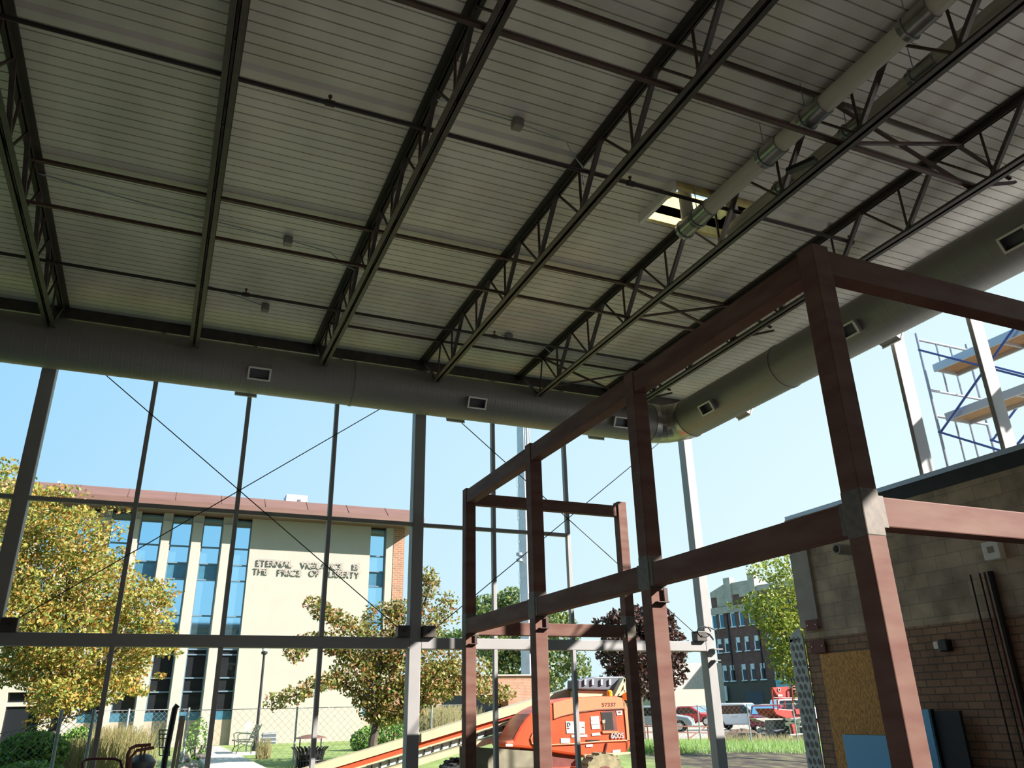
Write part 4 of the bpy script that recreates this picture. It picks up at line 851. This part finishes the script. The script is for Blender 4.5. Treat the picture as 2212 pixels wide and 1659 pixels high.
def grassclump(label, px, py, Y, n, h, r, lm=L_DRY):
    c = at(px, py, Y); x = c.x; z = gz(x, Y); b = MB()
    for _ in range(n):
        a = random.uniform(0, 6.28); q = r * random.random(); x0, y0 = x + q * math.cos(a), Y + q * math.sin(a); l = h * random.uniform(.6, 1.1); dx, dy = random.gauss(0, .18) * l, random.gauss(0, .18) * l; w = .012
        b.v += [(x0 - w, y0, z), (x0 + w, y0, z), (x0 + dx + w * .3, y0 + dy, z + l), (x0 + dx - w * .3, y0 + dy, z + l)]; k = len(b.v); b.f.append((k - 4, k - 3, k - 2, k - 1))
    tag(b.build('ornamental_grass', lm), label, 'grass', 'ornamental grass clumps')
for i, (px, py, Y, n, h, r, l) in enumerate([(170, 1640, 21, 1400, 1.15, .9, 'tall pale grass right of the clipped bush'), (250, 1640, 22.5, 1200, 1.2, .8, 'tall pale grass behind the cart handle'), (650, 1640, 20, 900, .55, .6, 'yellow grass left of the litter bin'), (590, 1650, 20, 700, .45, .5, 'yellow grass beside the path'),
        (950, 1575, 30, 1200, 1.3, .8, 'tall dry grass behind the boom right of the middle column'), (995, 1570, 31, 1100, 1.3, .7, 'tall dry grass behind the farthest red column'), (570, 1620, 27, 120, .55, .22, 'single upright grass tuft on the lawn'), (730, 1645, 20, 600, .4, .5, 'low grass right of the litter bin'), (940, 1655, 17, 900, .5, 1.0, 'grass under the boom')]): grassclump(l, px, py, Y, n, h, r)
b = MB()
for _ in range(16000):
    x = random.uniform(13, 34); y = random.uniform(23.5, 29.5); z = gz(x, y); l = random.uniform(.1, .34); a = random.gauss(0, .1); w = .012
    b.v += [(x - w, y, z), (x + w, y, z), (x + a + w * .3, y + random.gauss(0, .06), z + l)]; k = len(b.v); b.f.append((k - 3, k - 2, k - 1))
tag(b.build('rough_grass', L_BUSH), 'rough green grass strip in front of the parked cars', 'grass', kind='stuff')
b = MB()
for _ in range(2500):
    x = random.uniform(22, 34); y = random.uniform(28.8, 29.6); z = gz(x, y); l = random.uniform(.2, .5); a = random.gauss(0, .12); w = .014
    b.v += [(x - w, y, z), (x + w, y, z), (x + a + w * .3, y + random.gauss(0, .08), z + l)]; k = len(b.v); b.f.append((k - 3, k - 2, k - 1))
tag(b.build('dry_grass', L_DRY), 'strip of dry tan grass behind the rough green grass', 'grass', kind='stuff')
# rubble mound under the trestle
t = thing('earth_mound', 'low mound of brown earth and rubble behind the corner column', 'mound', (at(1610, 1590, 33).x, 33, -1.7))
c = at(1620, 1590, 33); b = MB(); n, N = 22, 8
for i in range(N + 1):
    for j in range(n):
        a = 2 * math.pi * j / n; r = 1.9 * (1 - i / N) ; b.v.append((c.x + r * math.cos(a) * (1 + .12 * math.sin(3 * a)), 33.6 + r * .6 * math.sin(a), -1.75 + .6 * math.sin(i / N * 1.57) + random.uniform(-.05, .05)))
for i in range(N):
    for j in range(n): b.f.append((i * n + j, i * n + (j + 1) % n, (i + 1) * n + (j + 1) % n, (i + 1) * n + j))
b.build('earth', mat('rubble', (.15, .10, .07), .9, 0, .5, 5, bump=.5), t)
# ================================================================ CARS
def car(label, paint, x, y, ang, z=-1.62, L=4.5, Hh=1.5, W=1.8, suv=False, group='parked cars'):
    t = thing('parked_car', label, 'car', (0, 0, 0), group)
    g = .22; hw = W / 2
    if suv: pr = [(-L / 2, .45), (-L / 2 + .05, .95), (-L / 2 + .25, 1.05), (-L / 2 + .5, Hh - .06), (-L / 2 + 1.2, Hh), (.35, Hh - .02), (1.15, 1.02), (L / 2 - .25, .88), (L / 2, .6), (L / 2 - .02, g + .1)]
    else: pr = [(-L / 2, .45), (-L / 2 + .02, .85), (-L / 2 + .7, .95), (-L / 2 + 1.3, Hh - .03), (-L / 2 + 1.8, Hh), (.2, Hh - .02), (1.0, .93), (L / 2 - .2, .78), (L / 2, .55), (L / 2 - .02, g + .1)]
    wx = (-L / 2 + .85, L / 2 - .85); R = .33
    bot = []
    for c in (wx[1], wx[0]):
        bot += [(c + (R + .06) * math.cos(a), g + .1 + (R + .06) * math.sin(a) * .95) for a in [math.pi * i / 6 for i in range(7)]]
    pts = pr + bot + [(-L / 2 + .02, g + .1)]
    MB().prism(pts, -hw, hw).build('body', M[paint], t, smooth=True, bevel=.07)
    zb = .98 if suv else .92
    i0 = 2; q = [(pr[2][0] + .22, zb), (pr[3][0] + .12, Hh - .14), (pr[5][0] - .05, Hh - .13), (pr[6][0] - .22, zb + .02)]
    for s in (-1, 1): MB().prism(q, s * (hw + .004), s * (hw - .03)).build('side_window', M['dark_glass'], t)
    for a, c in ((5, 6), (3, 2)):
        p0, p1 = Vector((pr[a][0], 0, pr[a][1])), Vector((pr[c][0], 0, pr[c][1])); d = p1 - p0; n_ = Vector((abs(d.z), 0, abs(d.x))).normalized() * .012; n_.x *= 1 if a == 5 else -1
        A = p0 + d * .12 + n_; B = p0 + d * .9 + n_
        b = MB(); b.quad((A.x, -hw + .15, A.z), (A.x, hw - .15, A.z), (B.x, hw - .1, B.z), (B.x, -hw + .1, B.z)); b.build('windscreen' if a == 5 else 'rear_window', M['sky_glass'], t)
    for c in wx:
        for s in (-1, 1):
            w = MB().tube([(c, s * (hw - .2), R), (c, s * (hw + .01), R)], R, 20).build('wheel', M['tyreb'], t, smooth=True); MB().tube([(c, s * (hw - .05), R), (c, s * (hw + .02), R)], R * .66, 10).build('rim', M['rim'], w)
    for s in (-1, 1):
        MB().box(L / 2 - .22, L / 2 - .04, s * (hw - .35) - .18, s * (hw - .35) + .18, .62, .76).build('headlight', M['silver_paint'], t, bevel=.03)
        MB().box(-L / 2 - .015, -L / 2 + .1, s * (hw - .25) - .15, s * (hw - .25) + .15, .72, .88).build('tail_light', M['liftred'], t)
        MB().box(.75, .92, s * (hw + .06) - .08, s * (hw + .06) + .08, 1.0, 1.12).build('mirror', M[paint], t, bevel=.02)
    MB().box(-.6, -.15, -hw - .01, hw + .01, .78, .81).build('door_handle', M['chrome'], t) 
    t.location = (x, y, z); t.rotation_euler.z = ang; return t
def car_at(px, py, Y, ang, **k): c = at(px, py, Y); return car(x=c.x, y=Y, ang=ang, **k)
A0 = math.radians(-58)
car_at(1612, 1578, 46, A0, label='white SUV parked facing right behind the fence', paint='white_paint', L=4.7, Hh=1.66, suv=True)
car_at(1500, 1565, 58, A0, label='red car parked left of the white SUV', paint='red_paint')
car_at(1425, 1572, 48, A0 + .3, label='grey car seen left of the corner column between red columns', paint='grey_paint', Hh=1.6, suv=True)
car_at(1462, 1560, 66, A0, label='silver car parked behind the red car', paint='silver_paint')
car_at(1520, 1556, 70, A0, label='pale silver car at the back of the row beside the column', paint='silver_paint')
car_at(1668, 1560, 66, A0, label='white car half hidden behind the white SUV', paint='white_paint')
car_at(1668, 1582, 42, math.radians(40), label='dark maroon car parked nose in by the trestle table', paint='maroon_paint')
car_at(1730, 1548, 56, math.radians(-20), label='long white van like car behind the red lift', paint='white_paint', L=5.2, Hh=1.9, suv=True)
# ================================================================ RED SCISSOR LIFT
Y = 30.0
def Q(x, y, Y_=30.0): p = at(x, y, Y_); return (p.x, p.z)
def V3(x, y, Y_=30.0): return tuple(at(x, y, Y_))
t = thing('scissor_lift', 'red scissor lift platform with guard rails and a white gas bottle', 'lift', V3(1720, 1600))
MB().prism([Q(1668, 1530), Q(1716, 1534), Q(1758, 1531), Q(1759, 1549), Q(1735, 1549), Q(1700, 1552), Q(1678, 1544)], 30, 31.2).build('platform_tray', M['liftred'], t, bevel=.02)
MB().prism([Q(1716, 1532, 29.95), Q(1757, 1530, 29.95), Q(1758, 1542, 29.95), Q(1719, 1543, 29.95)], 29.9, 29.97).build('side_skirt', M['liftred'], t)
MB().prism([Q(1741, 1538, 29.88), Q(1757, 1538, 29.88), Q(1757, 1541, 29.88), Q(1741, 1541, 29.88)], 29.86, 29.9).build('white_stripe', M['sticker'], t)
g = MB()
g.tube([V3(1667, 1490), V3(1672, 1532)], .035, 6); g.tube([V3(1679, 1512), V3(1681, 1532)], .03, 6); g.tube([V3(1671, 1507), V3(1679, 1508), V3(1712, 1508)], .03, 6)
g.tube([V3(1715, 1534), V3(1710, 1486), V3(1713, 1483), V3(1750, 1482)], .035, 6); g.tube([V3(1728, 1532), V3(1723, 1484)], .035, 6); g.tube([V3(1710, 1508), V3(1752, 1507)], .03, 6); g.tube([V3(1694, 1512), V3(1697, 1532)], .025, 6)
g.build('guard_rail', M['liftred'], t, label='sunlit pink red guard rails')
MB().tube([V3(1712, 1489, 31), V3(1750, 1489, 31), V3(1752, 1530, 31)], .03, 6).build('rear_guard_rail', M['liftred'], t)
q = MB().prism([Q(1667, 1485, 30.2), Q(1703, 1483, 30.2), Q(1704, 1508, 30.2), Q(1682, 1511, 30.2)], 30.15, 30.3).build('sign_panel', M['liftred'], t)
c = V3(1684, 1490, 30.1); MB().tube([(c[0] + .07 * math.cos(a), 30.13, c[2] + .07 * math.sin(a)) for a in [2 * math.pi * i / 12 for i in range(13)]], .018, 5).build('round_emblem', M['sticker'], q)
MB().box(c[0] - .12, c[0] + .14, 30.12, 30.14, c[2] - .28, c[2] - .2).build('pale_lettering', M['sticker'], q)
MB().prism([Q(1735, 1493), Q(1752, 1493), Q(1753, 1506), Q(1736, 1506)], 30.4, 30.5).build('control_box', M['liftred'], t)
for k in range(3):
    for s in (0, 1): MB().bar(V3(1695, 1553 + k * 11 + 11 * s), V3(1735, 1553 + k * 11 + 11 * (1 - s)), .07, .1).build('scissor_arm', M['green'], t)
MB().prism([Q(1688, 1556), Q(1740, 1554), Q(1742, 1590), Q(1690, 1592)], 30.5, 31.1).build('chassis', M['greypl'], t)
c = V3(1741, 1568, 29.9); q = MB().lathe([(.05, -.42), (.14, -.38), (.14, .12), (.10, .2), (.05, .24), (.06, .3)], c, 16).build('gas_bottle', M['sticker'], t, smooth=True); MB().lathe([(.145, -.12), (.145, -.08)], c, 16).build('bottle_band', M['greypl'], q)
for a in ([(1707, 1564), (1715, 1563), (1722, 1597), (1715, 1598)], [(1748, 1557), (1761, 1557), (1764, 1583), (1752, 1584)]): MB().prism([Q(*p, 29.8) for p in a], 29.7, 29.85).build('outrigger', M['liftred'], t)
MB().tube([V3(1707, 1588, 29.6), V3(1764, 1583, 29.6)], .035, 6).build('tow_bar', M['sticker'], t)
for px in (1700, 1755): c = V3(px, 1595); MB().tube([(c[0], 30.2, -1.48), (c[0], 30.6, -1.48)], .3, 16).build('wheel', M['tyreb'], t)
# trestle with board, red post
t = thing('trestle_table', 'weathered board laid on thin trestle legs behind the fence', 'table', V3(1660, 1560, 32))
MB().prism([Q(1627, 1552, 32), Q(1692, 1549, 32), Q(1693, 1555, 32), Q(1650, 1560, 32), Q(1628, 1554, 32)], 31.8, 32.4).build('table_board', M['concrete'], t)
for px in (1640, 1650, 1674, 1684): a = V3(px, 1556, 32); MB().tube([a, (a[0] + .08, 32, gz(a[0], 32))], .025, 6).build('trestle_leg', M['chrome'], t)
a = V3(1663, 1558, 31.5); t = thing('red_bollard', 'thick dark red post standing under the trestle board', 'post', (a[0], 31.5, -1.7)); MB().bar((a[0], 31.5, -1.75), (a[0], 31.5, a[2]), .2, .2).build('post_shaft', M['liftred'], t); MB().box(a[0] - .14, a[0] + .14, 31.36, 31.64, a[2] - .02, a[2] + .03).build('post_cap', M['liftred'], t)
for k in range(3): a = V3(1680 + 2 * k, 1572 + 6 * k, 33); tag(MB().box(a[0] - .8, a[0] + .5, 33, 33.5, a[2] - .08, a[2]).build('stacked_slab', M['concrete']), f'pale slab in the pile under the trestle, {["top", "middle", "bottom"][k]}', 'slab', 'stacked slabs')
# ================================================================ ORANGE BOOM LIFT
Z8 = 400 / 2212
def h(zx, zy, Y=18.0): p = at(1050 + zx * Z8, 1359 + zy * Z8, Y); return (p.x, p.z)
t = thing('boom_lift', 'orange boom lift with cream telescoping boom reaching to lower left', 'boom lift', (h(1000, 1659)[0], 18, FLZ))
prof = [(230, 1340), (320, 1328), (345, 1270), (400, 1165), (460, 1085), (530, 1010), (600, 965), (680, 925), (800, 875), (950, 835), (1100, 812), (1350, 800), (1560, 800), (1620, 815), (1660, 860), (1690, 950), (1720, 1060), (1738, 1180), (1742, 1330), (1715, 1430), (1680, 1480), (1450, 1500), (1180, 1525), (960, 1500), (780, 1470), (660, 1442), (420, 1420), (235, 1408)]
MB().prism([h(*p) for p in prof], 18.0, 18.9).build('engine_hood', M['orange'], t, bevel=.06)
def dec(name, pts, m, d=.012, par=None, lab=None, y=18.0): return MB().prism([h(*p) for p in pts], y - d, y - .001).build(name, M[m], par or t, label=lab)
dec('hood_sunlit_top', [(800, 880), (950, 842), (1100, 818), (1350, 808), (1560, 808), (1612, 820), (1640, 850), (1640, 945), (1350, 955), (1100, 985), (900, 1035), (806, 1070)], 'orange2', .02, lab='top of the hood in paler orange for strong sunlight')  # washed-out sunlight on the hood top painted as a paler orange
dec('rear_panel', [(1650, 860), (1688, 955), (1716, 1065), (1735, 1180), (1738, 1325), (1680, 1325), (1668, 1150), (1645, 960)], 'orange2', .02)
def line(pts, r, m, name, y=17.985): 
    b = MB(); b.tube([(h(*p)[0], y, h(*p)[1]) for p in pts], r, 6); return b.build(name, M[m], t)
line([(806, 1075), (900, 1040), (1100, 995), (1350, 963), (1660, 955)], .012, 'plate', 'hood_seam')
line([(1625, 820), (1645, 950), (1670, 1200), (1685, 1400), (1675, 1480)], .008, 'plate', 'hood_seam')
line([(670, 1140), (610, 1190), (555, 1250), (530, 1310), (545, 1365), (580, 1390), (700, 1385), (1030, 1372), (1340, 1345), (1680, 1330)], .018, 'orange2', 'pressed_rib')
q = dec('engine_opening', [(1370, 985), (1535, 970), (1572, 1212), (1390, 1212)], 'plate'); dec('opening_void', [(1378, 1000), (1500, 990), (1522, 1200), (1395, 1205)], 'dark', .016, q)
dec('engine_part', [(1380, 1090), (1415, 1080), (1415, 1120), (1385, 1125)], 'tan_panel', .03, q); line([(1400, 1120), (1405, 1200)], .012, 'orange2', 'engine_rod')
dec('opening_sill', [(1380, 1215), (1570, 1215), (1575, 1240), (1390, 1245)], 'orange2', .03)
for pts, l in (([(950, 1100), (1175, 1105), (1180, 1250), (960, 1245)], 'rental sticker'), ([(1245, 1045), (1345, 1035), (1350, 1090), (1250, 1095)], None), ([(1248, 1100), (1350, 1090), (1355, 1130), (1252, 1140)], None), ([(1255, 1145), (1355, 1135), (1362, 1190), (1262, 1195)], None), ([(1258, 1245), (1352, 1235), (1365, 1270), (1262, 1275)], None), ([(1015, 1262), (1205, 1258), (1208, 1288), (1018, 1295)], None), ([(1190, 1380), (1270, 1372), (1272, 1405), (1192, 1410)], None), ([(1510, 1445), (1605, 1438), (1600, 1470), (1508, 1478)], None), ([(1550, 975), (1620, 970), (1622, 1025), (1562, 1030)], None), ([(232, 1370), (318, 1372), (318, 1402), (235, 1402)], None)):
    dec('sticker', pts, 'sticker', .014, None, l)
dec('grey_plate', [(888, 1302), (1000, 1302), (1002, 1362), (890, 1362)], 'frame_grey', .014); dec('sticker_mark', [(1575, 985), (1605, 983), (1606, 1003), (1577, 1005)], 'plate', .018)
for a in ((962, 1178), (1140, 1165)): dec('sticker_mark', [(a[0], a[1]), (a[0] + 30, a[1]), (a[0] + 30, a[1] + 14), (a[0], a[1] + 14)], 'plate', .018)
for k in range(7): dec('vent_slot', [(1192 + k * 24, 1322), (1208 + k * 24, 1320), (1210 + k * 24, 1342), (1194 + k * 24, 1343)], 'dark', .014)
def htxt(s, zx, zy, zx2, size, m, ext=.004):
    a, c = h(zx, zy), h(zx2, zy); textobj('lettering', s, size, (a[0], 17.975, a[1]), m, t, ext, width=c[0] - a[0])
htxt('600S', 1478, 1310, 1640, .20, M['greypl']); htxt('600S', 1488, 1306, 1636, .17, M['sticker'], .006); htxt('57337', 1378, 925, 1545, .12, M['plate'])
htxt('D', 965, 1160, 1000, .12, M['greypl'])
line([(1440, 1365), (1415, 1480)], .03, 'plate', 'side_handle')
MB().prism([h(1150, 1500), h(1700, 1465), h(1700, 1490), h(1160, 1535)], 17.9, 18.9).build('turntable_rim', M['boomc'], t)
MB().prism([h(700, 1440), h(1120, 1500), h(1120, 1750), h(700, 1750)], 18.1, 19.4).build('turntable', M['plate'], t)
# top tray, boom knuckle, beacon
MB().prism([h(1075, 610, 18.6), h(1290, 570, 18.6), h(1620, 565, 18.6), h(1640, 600, 18.6), h(1510, 735, 18.6), h(1075, 720, 18.6)], 18.5, 19.1).build('hose_tray', M['greypl'], t, bevel=.03)
for k in (1165, 1255, 1360, 1460): MB().prism([h(k, 600, 18.5), h(k + 22, 600, 18.5), h(k + 22, 668, 18.5), h(k, 668, 18.5)], 18.45, 18.5).build('tray_rib', M['frame_grey'], t)
for pts in ([(1510, 800), (1620, 580), (1650, 590), (1560, 800)], [(1620, 580), (1660, 640), (1650, 760), (1620, 740)], [(1540, 795), (1620, 720), (1640, 750), (1580, 800)]): MB().prism([h(*p, 18.4) for p in pts], 18.3, 18.7).build('boom_knuckle', M['boomc'], t)
MB().prism([h(*p, 18.5) for p in [(1640, 760), (1690, 740), (1705, 800), (1700, 850), (1660, 845)]], 18.3, 18.6).build('lifting_lug', M['amber'], t)
c = h(1475, 775, 18.2); MB().lathe([(.07, -.08), (.07, .06), (.04, .09)], (c[0], 18.2, c[1]), 12).build('beacon', M['amber'], t)
MB().prism([h(*p, 18.7) for p in [(1075, 735), (1500, 740), (1500, 810), (1075, 810)]], 18.6, 19.0).build('boom_seat', M['boomc'], t)
# boom sections
Yb = 19.3
def bq(pts): return [(at(x, y, Yb).x, at(x, y, Yb).z) for x, y in pts]
def sl(x, y0): return y0 - .302 * (x - 908)       # boom slope in the photograph
def strip(name, x0, x1, a, c, m, ya, yb_, lab=None): return MB().prism(bq([(x0, sl(x0, a)), (x1, sl(x1, a)), (x1, sl(x1, c)), (x0, sl(x0, c))]), ya, yb_).build(name, M[m], t, label=lab)
strip('outer_boom', 905, 1262, 1583, 1602, 'boomc', 19.1, 19.5, 'cream outer boom'); strip('fly_boom', 560, 930, 1583, 1601, 'boomc', 19.15, 19.45, 'cream inner boom')
strip('boom_side', 560, 1065, 1601, 1614, 'orange', 19.2, 19.4, 'orange red boom section'); strip('boom_side', 1065, 1110, 1600, 1608, 'liftred', 19.15, 19.4)
strip('boom_flange', 560, 1110, 1614, 1617, 'boomc', 19.12, 19.4)
ct = strip('cable_carrier', 870, 1230, 1606, 1618, 'tan_panel', 19.3, 19.42); ct2 = strip('cable_carrier', 560, 1150, 1622, 1634, 'frame_grey', 19.3, 19.42, 'grey green cable carrier')
for k in range(30):
    x = 575 + k * 19; y = sl(x, 1622)
    if x < 1150: MB().bar((at(x, y, 19.28).x, 19.28, at(x, y, 19.28).z), (at(x, y + 11, 19.28).x, 19.28, at(x, y + 11, 19.28).z), .02, .02).build('carrier_link', M['dark'], ct2)
for k in range(10): x = 1062 + k * 18; y = sl(x, 1607); MB().bar((at(x, y, 19.28).x, 19.28, at(x, y, 19.28).z), (at(x, y + 10, 19.28).x, 19.28, at(x, y + 10, 19.28).z), .02, .02).build('carrier_link', M['dark'], ct)
strip('lower_link', 700, 1105, 1637, 1650, 'boomc', 19.1, 19.45, 'cream lower link')
MB().prism(bq([(1080, 1590), (1180, 1540), (1200, 1580), (1110, 1640), (1085, 1620)]), 19.5, 19.7).build('link_web', M['boomc'], t)
# wheels and chassis
for zx, zy, m, yy, r in ((1420, 1790, 'tyre', 17.3, .5), (1420, 1790, 'tyre', 19.6, .5), (-330, 1780, 'tyreb', 17.6, .45), (-330, 1780, 'tyreb', 19.6, .45)):
    c = h(zx, zy, yy); cz = max(c[1], FLZ + r); w = MB().tube([(c[0], yy - .02, FLZ + r), (c[0], yy + .33, FLZ + r)], r, 26).build('wheel', M[m], t, smooth=True)
    for k in range(18):
        a = 2 * math.pi * k / 18; p = Vector((math.cos(a), 0, math.sin(a)));  o_c = Vector((c[0], yy, FLZ + r)); MB().bar(o_c + p * (r + .01) + Vector((0, -.02, 0)), o_c + p * (r + .01) + Vector((0, .33, 0)), .07, .05, up=tuple(p)).build('tread_lug', M[m], w)
    MB().tube([(c[0], yy - .05, FLZ + r), (c[0], yy + .02, FLZ + r)], r * .5, 16).build('hub', M['plate'], w)
a = h(-330, 1780, 17.8)[0]; c = h(1420, 1790, 17.8)[0]; MB().box(a, c, 17.9, 19.4, FLZ + .35, FLZ + .72).build('chassis', M['orange'], t, bevel=.03)
for o in list(bpy.data.objects):
    if '_o' in o: del o['_o']
